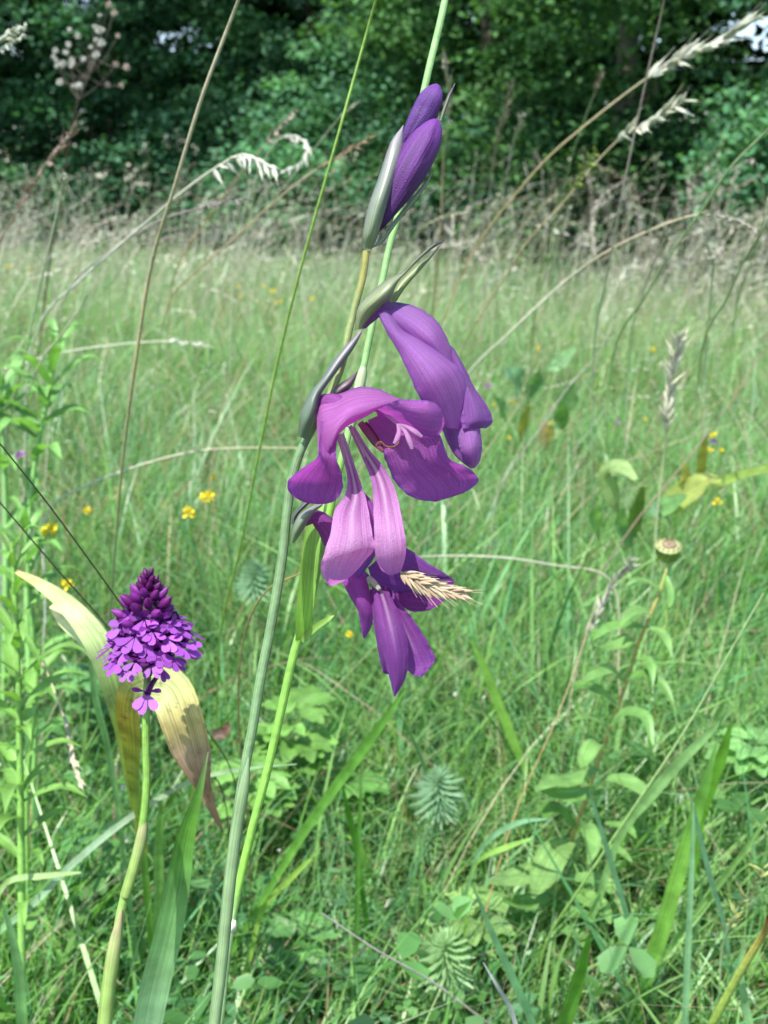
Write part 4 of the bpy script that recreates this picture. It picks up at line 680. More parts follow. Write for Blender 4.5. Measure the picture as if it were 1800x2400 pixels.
for i in range(n):
    v = 1352 + (i / n) ** 0.85 * 192; r = prof(v) * SC * rng.uniform(0.8, 1.1); a = i * 2.39996
    if v > 1545 and rng.random() < .3: continue
    c = at(347, v, od); out = Vector((math.cos(a), math.sin(a), 0))
    if v < 1425:
        s = 0.0030 + 0.0030 * (v - 1345) / 80
        d = out * (0.55 + 0.5 * (v - 1345) / 80) + Vector((0, 0, 1.0)); T.inst('bud', bms[1 if v < 1390 else (0 if rng.random() < .6 else 2)], frame(c + out * max(0, r - s * .7), d, (s, s, s * 1.25), a))
    elif v < 1455 and rng.random() < .5:
        s = 0.0055; d = out * 1.0 + Vector((0, 0, .55)); T.inst('bud', bms[2], frame(c + out * (r - s), d, (s, s, s * 1.2), a))
    else:
        s = 0.0055 * rng.uniform(.8, 1.25); up_ = 0.55 - (v - 1440) / 220
        X_ = (out + Vector((0, 0, up_))).normalized(); Y_ = Vector((0, 0, 1)).cross(X_).normalized(); Z_ = X_.cross(Y_)
        M = Matrix((X_, Y_, Z_)).transposed().to_4x4() @ Matrix.Rotation(rng.normal(0, .3), 4, 'X')
        T.inst('floret', fms[i % 4], Matrix.Translation(c + out * (r - s * .9)) @ M @ Matrix.Scale(s, 4))
X_ = Vector((-.1, -1, -.15)).normalized(); Y_ = Vector((0, 0, 1)).cross(X_).normalized(); Z_ = X_.cross(Y_)
T.inst('floret', fms[0], Matrix.Translation(at(347, 1622, od - 0.008)) @ Matrix((X_, Y_, Z_)).transposed().to_4x4() @ Matrix.Scale(.0062, 4)).__setitem__('label', 'single floret hanging below the spike')
core = [at(347, v, od) for v in (1350, 1400, 1450, 1500, 1550, 1585)]
T.add('spike_axis', tube(core, np.array([4, 18, 26, 30, 24, 8]) * SC, (0.06, 0.03, 0.05), 10, 16), M_stem)

# ------------------------------------------------------------------ leaves and leafy plants
def fan(thing, name, pts3, wid, col, nrm=(0, -.6, .8), fold=.22, res=14, mat=None, nc=5, wave=0.0, label=None):
    return thing.add(name, ribbon(pts3, wid, col, nrm, fold, res, nc, 0, wave), mat or M_leaf, None, label)
px = lambda w_, d: np.asarray(w_, float) * d / FPX
# withered broad leaves behind the orchid
T = Thing('withered_plant', 'broad yellow and brown withering leaves behind the orchid', 'plant', ground_at(330, 0.75))
YL, BR, GY = (0.46, 0.45, 0.17), (0.30, 0.19, 0.12), (0.24, 0.36, 0.09)
fan(T, 'leaf', [at(345, 2000, .62), at(315, 1850, .55), at(308, 1740, .50), at(305, 1650, .470), at(330, 1610, .452), at(395, 1612, .443), at(430, 1690, .440), at(450, 1760, .445), at(475, 1840, .452), at(520, 1945, .46)],
    px([8, 16, 28, 36, 40, 50, 50, 45, 20, 3], .45), [GY, (0.22, 0.33, .06), (0.3, .32, .05), (0.42, .38, .08), (.33, .40, .15), (0.38, .42, .18), (0.44, .38, .15), (0.36, .26, .17), BR, BR], (-.05, -1, .35), .18, 46, M_wither, 11, .09, 'yellow leaf folded over with hanging brown tip')
fan(T, 'leaf', [at(330, 1980, .66), at(305, 1800, .58), at(275, 1640, .53), at(225, 1500, .52), at(160, 1420, .525), at(95, 1370, .535), at(38, 1340, .55)],
    px([8, 20, 28, 30, 22, 13, 5], .53), [GY, GY, (0.25, .37, .11), (0.34, .45, .19), (.40, .46, .22), (.48, .47, .22), (.52, .44, .17)], (.35, -1, .5), .3, 32, M_wither, 7, .08, 'long pale leaf arching left')
fan(T, 'leaf', [at(300, 1650, .56), at(250, 1560, .545), at(205, 1490, .545), at(160, 1455, .55), at(120, 1420, .56)], px([18, 24, 26, 22, 6], .55), [GY, (.34, .46, .18), (.46, .55, .28), (.55, .57, .3), (.66, .6, .3)], (.3, -1, .6), .15, 20, None, 7, .08)
# yellow fallen leaves mid left and right
def single_leaf(label, pts, d, wid, col, nrm=(0, -.8, .6), fold=.25, name='dead_foliage', cat='leaf', mat=None, wave=.1):
    z_ = .88 * CAM.z / ((pts[0][1] - 1200) / FPX * cp + sp) if pts[0][1] < 1450 else d[0]; d = (z_, z_ + d[1] - d[0])
    P = [at(u, v, q) for (u, v), q in zip(pts, np.linspace(d[0], d[1], len(pts)))]
    T = Thing(name, label, cat, P[0], 'withered leaves lying in the grass' if name == 'dead_foliage' else None)
    fan(T, 'leaf_blade', P, px(wid, d[0]) * .85, col, nrm, fold, 22, mat or M_wither, 7, wave * 2.5); return T
Yl, Tn, Pk = (0.55, .50, .22), (.32, .23, .14), (.28, .18, .12)
single_leaf('upright pale yellow leaf left of the yellow flower heads', [(250, 1235), (262, 1195), (278, 1155), (293, 1120)], (.98, .98), [18, 22, 20, 4], [(.55, .5, .22), Yl, (.6, .58, .3), (.62, .56, .2)])
single_leaf('long yellow leaf with brown tip slanting up beside the two flower heads', [(300, 1270), (340, 1235), (380, 1200), (415, 1165), (448, 1125)], (.98, 1.0), [14, 26, 24, 18, 4], [(.5, .5, .25), Yl, (.6, .5, .22), Tn, Pk])
single_leaf('curled brown leaf left of the upright yellow one', [(205, 1210), (225, 1195), (240, 1175), (252, 1160)], (1.0, 1.0), [6, 15, 13, 3], [Pk, (.36, .22, .18), Tn, Tn])
single_leaf('tan leaf lying under the lowest yellow flower head group', [(120, 1210), (140, 1200), (155, 1225), (160, 1245)], (.95, .95), [6, 15, 17, 4], [Tn, Yl, Yl, Tn])
single_leaf('reddish dry leaf below the long yellow leaf', [(398, 1290), (420, 1275), (445, 1270), (464, 1272)], (.92, .92), [5, 12, 12, 3], [Pk, (.32, .2, .12), Pk, Tn])
single_leaf('grey brown rolled leaf above the orchid on its right', [(448, 1330), (470, 1322), (495, 1316), (505, 1325)], (.88, .88), [6, 10, 8, 3], [Tn, (.34, .26, .18), Tn, BR])
single_leaf('pale tan dry leaf just right of the orchid tip', [(408, 1408), (430, 1398), (452, 1392), (468, 1388)], (.85, .85), [5, 9, 8, 3], [Tn, (.38, .3, .2), Tn, BR])
single_leaf('pink brown dry leaf lying right of the lowest flower', [(1365, 1310), (1400, 1308), (1435, 1312), (1462, 1316)], (1.1, 1.1), [7, 15, 9, 2], [Pk, (.32, .22, .17), Pk, Tn])
single_leaf('cream dry leaf curled on dark ground right of the straw ear', [(1550, 1235), (1570, 1215), (1590, 1205), (1600, 1215)], (1.05, 1.05), [7, 13, 12, 3], [Yl, (.6, .52, .36), Tn, BR])
single_leaf('brown folded dead leaf right of the hanging brown tip', [(498, 1712), (512, 1722), (528, 1712), (535, 1690)], (.72, .72), [6, 16, 14, 3], [(.07, .045, .03), (.08, .05, .03), (.11, .06, .04), (.08, .05, .03)])
single_leaf('thin curved dry brown leaf above the upright yellow one', [(275, 1105), (265, 1085), (240, 1070), (205, 1068)], (1.0, 1.0), [3, 6, 7, 2], [Tn, (.4, .26, .16), Tn, Tn])
# broad leaved plants farther right
def rosette(label, u, v, d, leaves, cat='plant', name='broad_leaf_plant', group=None):
    b = ground_at(u, d); T = Thing(name, label, cat, b, group)
    for (pts, wid, col) in leaves:
        m = len(pts); P = [at(a, c, d - .02 * i) for i, (a, c) in enumerate(pts)]; P = [b, b.lerp(P[0], .5), P[0] - (P[1] - P[0]) * .3] + P
        fan(T, 'leaf', P, px([2, 2, 3] + list(wid), d), [np.array(col) * .8] * 3 + [col] * m, (0, -.8, .6), .2, 26, None, 7, .08)
    return T
G1, G2, G3 = (.16, .32, .12), (.12, .26, .07), (.36, .42, .12)
rosette('broad blue green leaves standing right of the upper flower', 1230, 960, 1.7, [([(1215, 905), (1200, 885), (1182, 880)], [26, 28, 4], (.17, .34, .17)), ([(1240, 930), (1255, 900), (1262, 870)], [10, 22, 4], G1), ([(1320, 960), (1335, 925), (1350, 900)], [12, 26, 5], G1), ([(1290, 860), (1310, 850), (1350, 815)], [14, 22, 6], (.2, .36, .16)), ([(1180, 970), (1170, 950), (1160, 935)], [12, 18, 6], G1), ([(1320, 1000), (1312, 970), (1310, 945)], [12, 22, 5], G2)])
rosette('large pale leaf folded over dark shade right of centre', 1440, 1300, 1.15, [([(1440, 1180), (1425, 1110), (1455, 1095), (1490, 1125)], [14, 22, 20, 6], (.27, .39, .15)), ([(1480, 1250), (1495, 1190), (1505, 1140)], [12, 15, 5], (.15, .24, .05)), ([(1475, 1270), (1455, 1230), (1460, 1190)], [15, 18, 5], G1), ([(1400, 1240), (1395, 1210), (1405, 1185)], [14, 18, 4], G1)])
rosette('yellow green leaves reaching right with thick green stalk', 1530, 1260, 1.12, [([(1560, 1190), (1610, 1155), (1660, 1130), (1690, 1130)], [20, 28, 22, 5], G3), ([(1530, 1200), (1580, 1180), (1610, 1165)], [14, 22, 6], G1), ([(1590, 1150), (1605, 1120), (1598, 1080)], [8, 16, 3], (.45, .42, .1)), ([(1690, 1130), (1750, 1110), (1820, 1095)], [10, 10, 10], (.2, .3, .06)), ([(1640, 1120), (1645, 1070), (1655, 1020)], [8, 12, 3], (.3, .3, .06)), ([(1560, 1210), (1540, 1190), (1525, 1205)], [8, 14, 4], (.2, .36, .2))])
rosette('yellowing blade pair left of the broad blue green leaves', 1290, 1060, 1.5, [([(1285, 1030), (1290, 1000), (1297, 985)], [8, 11, 4], (.5, .42, .14)), ([(1275, 1040), (1272, 1010), (1278, 985)], [8, 12, 4], (.45, .36, .24)), ([(1222, 1010), (1230, 980), (1242, 950)], [7, 10, 3], (.3, .32, .06))])
# lobed herb left of the culm, clover like leaves low right etc
def herb(label, u, v, d, n, hgt, size, col, seed, name='herb', wr=.27):
    rng = np.random.default_rng(seed); b = ground_at(u, d); T = Thing(name, label, 'plant', b)
    for i in range(n):
        a = i * 2.4 + rng.normal(0, .3); rr = size * rng.uniform(.5, 1.2) * (.4 + .6 * i / n); z = hgt * rng.uniform(.6, 1.1)
        p1 = b + Vector((math.cos(a) * rr * .5, math.sin(a) * rr * .5, z)); dirv = Vector((math.cos(a), math.sin(a), rng.uniform(-.2, .3)))
        T.add('petiole', tube([b, b.lerp(p1, .5) + Vector((0, 0, z * .2)), p1], [.0007, .0006, .0005], np.array(col) * .9, 5, 8), M_stem)
        L = size * rng.uniform(.6, 1.0); k = np.array(col) * rng.uniform(.8, 1.25)
        for s in (-1, 0, 1):
            dv = (dirv + Vector((0, 0, 1)).cross(dirv) * s * .9).normalized()
            lp = [p1, p1 + dv * L * .35 + Vector((0, 0, .1 * L)), p1 + dv * L * .75 + Vector((0, 0, .08 * L)), p1 + dv * L]
            T.add('leaflet', ribbon(lp, np.array([.08, wr, wr * .8, .03]) * L, k, (rng.normal(0, .2), -.2, 1), .2, 8, 5, 0, .25), M_leaf)
    return T
herb('lobed bright leaves growing left of the lower culm', 690, 1800, .95, 13, .12, .034, (.15, .32, .07), 61)
herb('three lobed pale leaves beside the gladiolus sheath', 600, 1900, .9, 9, .10, .03, (.16, .34, .08), 62)
herb('low clover leaves near the bottom left corner', 230, 2150, .84, 12, .07, .028, (.08, .22, .05), 63, 'clover')
herb('round leaved herb near the foot of the thistle plant', 1110, 2050, .8, 7, .05, .03, (.22, .38, .12), 64)
herb('bright leafy herb at the right edge behind the tall blades', 1730, 1850, .9, 12, .12, .034, (.16, .34, .11), 65)
herb('soft green herb below the yellow flower heads at left', 240, 1330, 1.05, 12, .12, .03, (.13, .3, .11), 66)
herb('leafy herb in the middle beneath the hanging flower', 830, 1750, .95, 9, .07, .026, (.11, .27, .06), 67)
herb('small herb tuft at the bottom beside the grey stem', 700, 2300, .78, 8, .05, .024, (.11, .27, .08), 68)
# thistle like plant on the right with a bud head
def leafy(label, name, stem_px, d, r, leaves, scol, head=None, seed=0):
    P = [at(u, v, d + .02 * i / len(stem_px)) for i, (u, v) in enumerate(stem_px)]
    b = ground_at(stem_px[-1][0] + (stem_px[-1][0] - stem_px[-2][0]) * .6, d + .04); P = P + [b]
    T = Thing(name, label, 'plant', b)
    T.add('stem', tube(P, np.linspace(r * .75, r, len(P)), scol, 8, 8 * len(P)), M_stem)
    for (pts, wid, col, z) in leaves:
        Q = [at(u, v, d - z * f) for (u, v), f in zip(pts, np.linspace(0, 1, len(pts)))]
        fan(T, 'leaf', Q, px(wid, d) * 1.25, [np.array(col)] * len(pts), (0, -.45, .9), .28, 14, None, 7, .05)
    return T
LG = (.16, .33, .09); LG2 = (.19, .36, .11); LG3 = (.12, .27, .06)
T = leafy('leafy plant on the right with a round scaly bud at its tip', 'thistle_plant', [(1567, 1320), (1552, 1370), (1525, 1440), (1495, 1510), (1475, 1580), (1450, 1650), (1425, 1720), (1400, 1790), (1375, 1870), (1345, 1950), (1310, 2040), (1270, 2140)], .80, .0017, [
    ([(1548, 1385), (1520, 1365), (1490, 1360), (1465, 1375)], [4, 7, 6, 1], LG2, .02), ([(1560, 1350), (1570, 1380), (1572, 1405), (1568, 1425)], [4, 7, 6, 1], LG, .02),
    ([(1530, 1450), (1500, 1430), (1475, 1440), (1450, 1470)], [5, 12, 10, 1], LG2, .03), ([(1510, 1470), (1460, 1465), (1420, 1475), (1390, 1500)], [5, 11, 10, 1], LG, .03), ([(1515, 1470), (1545, 1480), (1562, 1500), (1575, 1540)], [4, 9, 8, 1], LG2, .03),
    ([(1490, 1530), (1475, 1500), (1440, 1515), (1395, 1515)], [6, 13, 12, 1], LG2, .03), ([(1480, 1560), (1510, 1545), (1525, 1560), (1530, 1610)], [5, 10, 9, 1], LG, .03),
    ([(1465, 1610), (1430, 1570), (1395, 1580), (1365, 1600)], [6, 14, 12, 2], LG2, .04), ([(1450, 1660), (1410, 1625), (1370, 1610), (1335, 1605)], [6, 15, 14, 2], LG, .04), ([(1470, 1590), (1510, 1580), (1550, 1605), (1580, 1650)], [6, 12, 11, 1], LG3, .03),
    ([(1430, 1730), (1400, 1690), (1370, 1680), (1340, 1688)], [6, 9, 8, 1], LG2, .04), ([(1430, 1700), (1470, 1670), (1510, 1680), (1530, 1745)], [6, 13, 12, 2], LG, .04), ([(1415, 1760), (1395, 1740), (1370, 1780), (1362, 1800)], [7, 16, 14, 4], LG2, .05),
    ([(1400, 1800), (1340, 1830), (1290, 1835), (1255, 1853)], [7, 15, 15, 2], LG2, .05), ([(1395, 1850), (1350, 1865), (1300, 1865), (1262, 1850)], [7, 16, 14, 2], LG, .04), ([(1415, 1825), (1455, 1828), (1500, 1850), (1538, 1890)], [8, 16, 14, 2], LG2, .05),
    ([(1350, 1940), (1310, 1900), (1285, 1900), (1275, 1920)], [7, 17, 16, 3], LG3, .04), ([(1350, 1955), (1375, 1940), (1390, 1980), (1380, 2025)], [7, 15, 14, 3], LG2, .05),
    ([(1340, 1975), (1300, 2000), (1270, 2060), (1248, 2105)], [8, 26, 24, 3], (.20, .35, .11), .06), ([(1310, 2020), (1250, 2045), (1190, 2065), (1145, 2070)], [8, 20, 18, 2], (.22, .37, .13), .06),
    ([(1300, 2090), (1250, 2115), (1210, 2120), (1180, 2115)], [8, 18, 16, 3], LG2, .05), ([(1330, 2095), (1370, 2105), (1410, 2130), (1430, 2165)], [8, 18, 16, 3], LG2, .05), ([(1310, 2120), (1340, 2140), (1370, 2150), (1385, 2160)], [8, 15, 13, 3], LG, .05),
    ([(1330, 2060), (1390, 2060), (1440, 2090), (1465, 2150)], [7, 14, 13, 2], LG2, .05), ([(1270, 2150), (1220, 2160), (1170, 2190), (1150, 2220)], [8, 17, 15, 3], LG3, .05), ([(1290, 2170), (1330, 2180), (1360, 2200), (1375, 2230)], [8, 14, 12, 3], LG2, .05),
    ([(1420, 1930), (1450, 1935), (1475, 1945), (1490, 1965)], [5, 10, 9, 2], LG, .04), ([(1400, 1985), (1435, 1990), (1460, 2000), (1480, 2020)], [5, 11, 9, 2], LG2, .04)],
    [(0.28, .33, .09), (.3, .32, .09), (.32, .27, .07), (.34, .25, .06)] + [(.33, .27, .07)] * 9)
hc = at(1566, 1292, .80); hr = 26 * .80 / FPX; hax = Vector((-.05, -.35, .95)).normalized()
hb = T.add('flower_bud', tube([hc - hax * hr, hc - hax * hr * .75, hc - hax * hr * .2, hc + hax * hr * .4, hc + hax * hr * .75, hc + hax * hr * .8], np.array([.25, .75, 1, .92, .66, .1]) * hr, np.array([(.22, .32, .08)] * 4 + [(.28, .26, .13), (.2, .12, .09)]), 14, 20), M_stem)
rng = np.random.default_rng(4); hx = hax.orthogonal().normalized(); hy = hax.cross(hx)
for row in range(4):
    for i in range(13):
        a = (i + row * .5) / 13 * 6.2832; z = -.7 + row * .38; rr = [.8, 1.0, 1.03, .97][row]; o = (hx * math.cos(a) + hy * math.sin(a))
        p = hc + hax * hr * z + o * hr * rr; dv = (hax + o * [.55, .3, .15, -.1][row]).normalized()
        T.add('scale', ribbon([p, p + dv * hr * .22 + o * hr * .05, p + dv * hr * .5 + o * hr * .02], np.array([.2, .17, .02]) * hr, [(.2, .34, .08), (.24, .36, .09), (.14, .1, .05)], tuple(o), .15, 5, 3), M_leaf, hb)
for i in range(26):
    a = i / 26 * 6.2832; o = hx * math.cos(a) + hy * math.sin(a); p = hc + hax * hr * .72 + o * hr * .6
    T.add('bristle', ribbon([p, p + hax * hr * .25 + o * hr * .02, p + hax * hr * .4 - o * hr * .15], np.array([.06, .06, .02]) * hr, (.34, .29, .2), tuple(o), .1, 4, 3), M_dry, hb)
# leafy plants on the left
def lance(label, name, u_v, d, n, llen, col, seed, top=True):
    rng = np.random.default_rng(seed); P = [at(u, v, d + .03 * i / len(u_v)) for i, (u, v) in enumerate(u_v)]; b = ground_at(u_v[-1][0], d + .04); Pf = P + [b]
    T = Thing(name, label, 'plant', b); T.add('stem', tube(Pf, np.linspace(.0012, .0024, len(Pf)), np.array(col) * 1.05, 8, 60), M_stem)
    A = cr(np.array([tuple(p) for p in Pf]), 100)
    for i in range(n):
        f = (i + .3) / n; k = int(2 + f * 92); p = Vector(A[k]); a = i * 2.4 + rng.normal(0, .25); L = llen * (.45 + .55 * min(1, f * 2.5)) * rng.uniform(.8, 1.15)
        o = Vector((math.cos(a), math.sin(a), 0)); e = 1.25 - .75 * min(1, f * 1.6)
        q = [p, p + (o * .35 + Vector((0, 0, e * .4))) * L, p + (o * .7 + Vector((0, 0, e * .62))) * L, p + (o * 1.0 + Vector((0, 0, e * .62 - .12))) * L]
        c = np.array(col) * rng.uniform(.85, 1.2); fan(T, 'leaf', q, np.array([.05, .11, .085, .005]) * L, [c * .95, c, c, c * 1.05], tuple(-o * .5 + Vector((0, 0, 1))), .35, 12, None, 5, .04)
    return T
lance('tall leafy plant with pointed upright leaves at the left edge', 'leafy_plant', [(28, 1270), (35, 1400), (42, 1560), (45, 1700), (48, 1850), (50, 2000)], .62, 34, .038, (.18, .36, .08), 71)
lance('leafy plant with pointed leaves standing farther back at the left', 'leafy_plant', [(138, 800), (125, 860), (112, 930), (95, 1010), (80, 1100)], .98, 22, .06, (.17, .36, .10), 72)
lance('leafy shoot between the two left plants', 'leafy_plant', [(60, 1190), (62, 1280), (70, 1380), (75, 1450)], .85, 15, .05, (.15, .33, .08), 73)
lance('leafy shoot cut by the left edge beside the seed stalks', 'leafy_plant', [(0, 870), (2, 950), (8, 1050)], 1.0, 14, .06, (.16, .34, .10), 74)
lance('short leafy shoot low at the left edge', 'leafy_plant', [(95, 1520), (85, 1620), (70, 1750)], .72, 12, .035, (.16, .34, .07), 75)
# spurge rosettes with needle leaves
def needles(label, u, v, d, n, L, col, seed):
    rng = np.random.default_rng(seed); top = at(u, v, d); b = ground_at(u - 20, d + .05); T = Thing('spurge', label, 'plant', b, 'needle leaved spurges')
    T.add('stem', tube([top, top.lerp(b, .4), b], [.001, .0012, .0014], (.2, .3, .12), 6, 12), M_stem)
    V = ribbon([(0, 0, 0), (0, 0, .35), (.03, 0, .7), (.1, 0, 1)], [.02, .05, .05, .015], np.array(col), (1, 0, .1), .3, 7, 3); me = mesh('leaf', V[0], V[1], M_leaf, V[2], V[3])
    axis = (top - b).normalized()
    for i in range(n):
        f = i / n; a = i * 2.39996; el = 1.1 - 1.5 * f ** .7; o = Vector((math.cos(a) * math.cos(el), math.sin(a) * math.cos(el), math.sin(el)))
        p = top - axis * (f * L * 1.6); s = L * rng.uniform(.75, 1.1) * (.5 + .7 * min(1, f * 3)); T.inst('leaf', me, frame(p, o, (s, s, s), a))
needles('needle leaved spurge rosette at the bottom right of centre', 1045, 2210, .68, 150, .018, (.27, .44, .20), 81)
needles('blue green needle leaved spurge beneath the middle of the meadow', 1030, 1820, .84, 150, .017, (.22, .38, .23), 82)
needles('bluish needle leaved spurge just left of the culm leaf', 598, 1330, 1.05, 120, .016, (.2, .36, .21), 83)
needles('spurge tuft to the right of the thistle plant foot', 1010, 1960, .86, 80, .013, (.2, .36, .18), 84)

# wide grass blades of the foreground
def blade(label, pts, d, wid, col, nrm=(0.2, -1, .3), fold=.28, group='broad grass blades in the foreground', root=True, mat=None):
    m = len(pts); P = [at(u, v, q) for (u, v), q in zip(pts, np.linspace(d[0], d[1], m))]
    if root:
        dv = P[-1] - P[-2]; k = min(P[-1].z / max(-dv.z, .01), 3); e = P[-1] + dv * k; P += [P[-1].lerp(Vector((e.x, e.y, 0)), .5), Vector((e.x, e.y, float(gz(e.x, e.y))))]
    T = Thing('broad_grass', label, 'grass', P[-1], group); w_ = list(wid) + ([wid[-1]] * 2 if root else [])
    T.add('leaf_blade', ribbon(P, px(w_, np.mean(d)), col, nrm, fold, 40, 5), mat or M_leaf)
BG1, BG2, BG3 = (.17, .36, .13), (.12, .30, .05), (.20, .38, .17)
blade('broad pale green blade rising from the bottom edge beside the orchid stem', [(488, 1762), (465, 1860), (435, 1960), (415, 2080), (390, 2200), (365, 2300), (345, 2400)], (.40, .44), [1, 10, 22, 29, 34, 36, 36], [(.3, .42, .2), BG2, BG2, BG1, BG3, (.26, .46, .26), (.26, .46, .26), BG1], (.25, -1, .15))
blade('short yellow green blade tucked against the broad pale one', [(472, 1745), (462, 1810), (450, 1880), (430, 1960), (380, 2300)], (.46, .5), [1, 5, 7, 8, 10], [(.3, .44, .1)] * 6)
blade('long grey green blade arching across behind the orchid stem', [(696, 1791), (591, 1800), (464, 1825), (359, 1880), (274, 1939), (169, 2027), (63, 2133), (-10, 2190)], (.56, .66), [1, 4, 6, 7, 8, 9, 9, 9], [(.2, .36, .2), (.22, .36, .18), (.28, .38, .22), (.3, .4, .26), (.28, .42, .28), (.28, .42, .28), BG3, BG3, BG3], (.2, -.8, .8), .2)
blade('green blade slanting up right below the hanging flower', [(955, 1610), (900, 1690), (850, 1760), (790, 1840), (720, 1940), (640, 2070)], (.62, .72), [1, 9, 12, 13, 12, 9], [BG2] * 7, (-.4, -1, .3))
blade('short light blade under the slanting one', [(755, 1985), (710, 2030), (670, 2070), (630, 2110)], (.66, .70), [1, 6, 8, 7], [(.25, .42, .08)] * 5, (-.4, -1, .3))
blade('straight thin blade upright in the middle', [(845, 1735), (846, 1850), (841, 1960), (838, 2060), (836, 2150)], (.66, .72), [1, 4, 6, 6, 6], [(.3, .4, .2), BG2, BG2, BG2, BG2, BG2])
blade('dark blade leaning left beside the straight thin one', [(800, 1830), (815, 1900), (832, 1970), (845, 2060)], (.7, .75), [1, 7, 8, 7], [(.09, .25, .03)] * 5)
blade('long blade falling from the right of the lowest flower', [(1105, 1500), (1140, 1580), (1175, 1670), (1215, 1770), (1255, 1860)], (.9, .95), [4, 10, 12, 11, 8], [(.2, .40, .07)] * 6, (.3, -1, .3))
blade('pale blade rising left of the orchid sheath', [(205, 1370), (212, 1520), (225, 1640), (250, 1740), (270, 1850)], (.6, .68), [2, 6, 8, 8, 7], [(.2, .38, .16)] * 6)
blade('dark green blade standing at the foot of the withered leaves', [(290, 1590), (298, 1680), (310, 1760), (322, 1850)], (.52, .62), [3, 11, 12, 10], [(.13, .29, .05)] * 5)
blade('broad bright blade rising behind the orchid stem', [(378, 1880), (372, 1980), (372, 2080), (368, 2180)], (.62, .68), [4, 11, 12, 10], [(.2, .38, .1)] * 5)
blade('bottom blade beside the foot of the broad pale blade', [(380, 2270), (375, 2330), (362, 2400), (350, 2450)], (.46, .48), [3, 12, 14, 14], [(.24, .38, .08)] * 5)
blade('curved blue green blade at the bottom left corner', [(5, 2110), (30, 2200), (45, 2290), (52, 2400)], (.56, .6), [2, 9, 13, 14], [BG3, BG3, BG1, BG1, BG1])
blade('flat pale blade lying across the left leafy plant foot', [(190, 2045), (140, 2050), (90, 2055), (35, 2060)], (.62, .64), [2, 6, 8, 8], [(.3, .44, .18)] * 5, (0, -.6, .8))
blade('tall bright blade in the right cluster leaning right', [(1680, 1740), (1650, 1850), (1615, 1960), (1580, 2080), (1545, 2200), (1500, 2330)], (.62, .70), [2, 12, 16, 18, 19, 18], [(.2, .4, .1), BG2, (.19, .4, .07), (.19, .4, .07), BG2, BG2, BG2], (-.3, -1, .3))
blade('long folded blade sweeping up right across the thistle plant', [(1720, 1660), (1650, 1730), (1580, 1800), (1520, 1870), (1470, 1930)], (.64, .72), [2, 9, 13, 14, 10], [(.22, .4, .15)] * 6, (-.5, -1, .4))
blade('thin upright bluish blade on the right', [(1618, 1860), (1640, 1960), (1665, 2060), (1690, 2140)], (.62, .68), [2, 6, 7, 6], [(.2, .38, .24)] * 5)
blade('long bluish blade crossing the foot of the thistle plant', [(1380, 1850), (1410, 1950), (1440, 2050), (1470, 2150), (1490, 2230)], (.62, .70), [2, 6, 7, 7, 6], [(.18, .36, .2)] * 6)
blade('wide dark blade at the bottom right of centre', [(1385, 2180), (1365, 2250), (1345, 2320), (1320, 2400)], (.46, .5), [2, 14, 19, 22], [(.1, .27, .03), (.1, .27, .03), (.13, .32, .04), (.16, .36, .07), (.16, .36, .07)], (.2, -1, .2))
blade('bluish blade slanting at the bottom beside the dark blade', [(1110, 2080), (1150, 2180), (1195, 2280), (1240, 2380)], (.56, .6), [2, 7, 10, 10], [(.15, .33, .16)] * 5, (.4, -1, .3))
blade('grey silver dry blade curving at the bottom edge', [(1132, 2255), (1165, 2310), (1195, 2360), (1210, 2410)], (.52, .54), [1, 4, 5, 6], [(.45, .47, .45)] * 5, mat=M_dry)
blade('upright pale blade at the lower right', [(1625, 1880), (1622, 2000), (1616, 2130), (1610, 2260), (1605, 2380)], (.60, .64), [2, 6, 8, 9, 9], [(.22, .42, .22)] * 6)
blade('dark broad blade leaning in the right cluster', [(1715, 1690), (1695, 1760), (1670, 1830), (1650, 1900)], (.72, .76), [2, 12, 14, 10], [(.11, .28, .03)] * 5, (-.3, -1, .3))
blade('long pale blade running up to the right edge', [(1810, 1900), (1740, 2000), (1680, 2080), (1600, 2180)], (.62, .7), [2, 6, 7, 6], [(.22, .4, .12)] * 5, (-.4, -1, .4))
blade('light blade at the right edge behind the cut stem', [(1740, 2200), (1735, 2280), (1745, 2350), (1760, 2420)], (.54, .56), [3, 8, 10, 10], [(.24, .44, .2)] * 5)
blade('light arching blade left of the thistle leaves', [(1290, 1920), (1230, 1925), (1180, 1945), (1140, 1975)], (.72, .76), [1, 6, 7, 6], [(.18, .36, .2)] * 5, (0, -.7, .8))
blade('yellow green blade reaching the round leaved herb', [(1245, 1965), (1190, 1985), (1140, 2005), (1120, 2020)], (.7, .72), [2, 7, 6, 4], [(.22, .4, .08)] * 5, (0, -.7, .8))

# ------------------------------------------------------------------ small wild flowers
def head_mesh(n, col, seed):
    rng = np.random.default_rng(seed); parts = []
    for i in range(n):
        a = i * 2.39996; z = 1 - 1.5 * i / n; r = math.sqrt(max(0, 1 - z * z)); o = np.array([math.cos(a) * r, math.sin(a) * r, z])
        o = o * rng.uniform(.75, 1.25); x = np.cross(o, rng.normal(size=3)); x /= np.linalg.norm(x) + 1e-9; y = np.cross(o, x)
        V = np.array([o * .25, o * .8 + x * .3, o * 1.15 + y * .18, o * .8 - x * .3]); parts.append((V, np.array([[0, 1, 2, 3]]), np.array(col) * rng.uniform(.75, 1.15), np.zeros((4, 2))))
    return merge(parts)
hm = []
for k in range(3):
    g = head_mesh(26, (0.72, 0.61, 0.03), k); hm.append(mesh('flower_head', g[0], g[1], M_yellow, g[2], g[3], smooth=False))
g = head_mesh(30, (0.38, 0.22, 0.40), 7); hp = mesh('flower_head', g[0], g[1], M_floret, g[2], g[3], smooth=False)
g = head_mesh(12, (0.75, 0.77, 0.72), 8); hw_ = mesh('flower_head', g[0], g[1], M_floret, g[2], g[3], smooth=False)
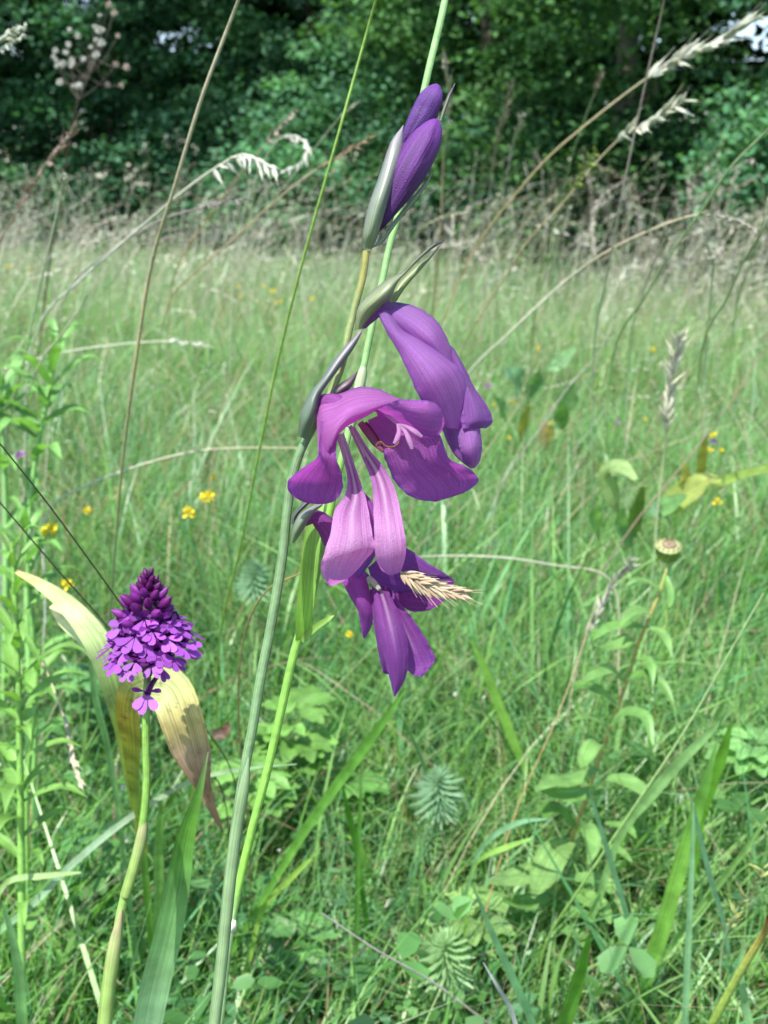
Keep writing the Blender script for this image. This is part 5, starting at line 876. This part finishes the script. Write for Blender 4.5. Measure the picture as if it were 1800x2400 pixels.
rng = np.random.default_rng(77)
def wild(label, u, v, d, s, me, name='yellow_flower', group='small yellow flower heads in the grass'):
    p = at(u, v, d); b = Vector((p.x + rng.normal(0, .01), p.y + .02, float(gz(p.x, p.y)))); T = Thing(name, label, 'flower', b, group)
    T.add('stem', tube([b, b.lerp(p, .6) + Vector((.004, 0, .005)), p], [.0007, .0006, .0005], (.16, .3, .08), 5, 8), M_stem)
    r = s * d / FPX; T.inst('flower_head', me, frame(p, (rng.normal(0, .3), -.3, 1), (r, r, r * .85), rng.uniform(0, 6)))
for lb, u, v, d, s in (('highest of the four yellow flower heads left of the gladiolus stem', 486, 1165, .93, 17), ('yellow flower head just below left of the highest one', 443, 1203, .92, 16), ('yellow flower head at the left below the tan leaf', 115, 1245, .88, 19), ('yellow flower head above the left edge of the arching pale leaf', 158, 1370, .82, 15),
                       ('small yellow flower head between the left leafy plants and the upright yellow leaf', 204, 1197, .98, 10), ('small yellow flower head alone between culm and hanging flower', 818, 1487, .95, 8),
                       ('tiny yellow flower head left of the gladiolus stem foot', 500, 1118, 1.0, 7), ('yellow flower head nearest the right edge beside the straw ear', 1665, 1055, 1.15, 7), ('yellow flower head paired with the one nearest the right edge', 1690, 1057, 1.15, 7), ('yellow flower head above the pair near the right edge', 1672, 1020, 1.2, 8),
                       ('yellow flower head below the thick green stalk at right', 1680, 1176, 1.05, 10)):
    wild(lb, u, v, d, s, hm[int(u) % 3])
for i, (u, v) in enumerate([(560, 672), (565, 697), (617, 672), (658, 705), (648, 710), (640, 682), (732, 700), (65, 630), (20, 625), (1260, 815), (1200, 943), (1158, 948), (1192, 1027), (1530, 820), (1512, 983)]):
    d = float(np.interp(v, [620, 700, 850, 1000, 1200], [5, 3.4, 2.0, 1.5, 1.1]))
    wild('tiny distant yellow flower dotted in the meadow grass', u, v, d, rng.uniform(4.0, 6.5), hm[i % 3], 'yellow_flower', 'tiny distant yellow flowers')
for lb, u, v, d, s in (('small mauve clover head by the left leafy plants', 47, 1068, .95, 13), ('mauve flower head beside the yellow pair at right', 1672, 1035, 1.18, 8), ('tiny mauve flower head right of the straw coloured leaves', 1447, 990, 1.4, 6), ('mauve flower head among the broad blue green leaves', 1145, 905, 1.6, 8)):
    wild(lb, u, v, d, s, hp, 'mauve_flower', 'small mauve flower heads')
for lb, u, v, d, s in (('tiny white flower left of the orchid stem', 268, 1803, .72, 7), ('tiny white flower below the other one left of the orchid stem', 289, 1846, .70, 7), ('tiny white flower in the grass below the lowest petal', 1068, 1627, .9, 5), ('tiny white flower low at the bottom left of centre', 654, 1993, .75, 4), ('tiny white flower under the thistle plant', 1440, 2222, .72, 5), ('tiny white flower above the left grass ear', 124, 1728, .75, 5)):
    wild(lb, u, v, d, s, hw_, 'white_flower', 'tiny white flowers')
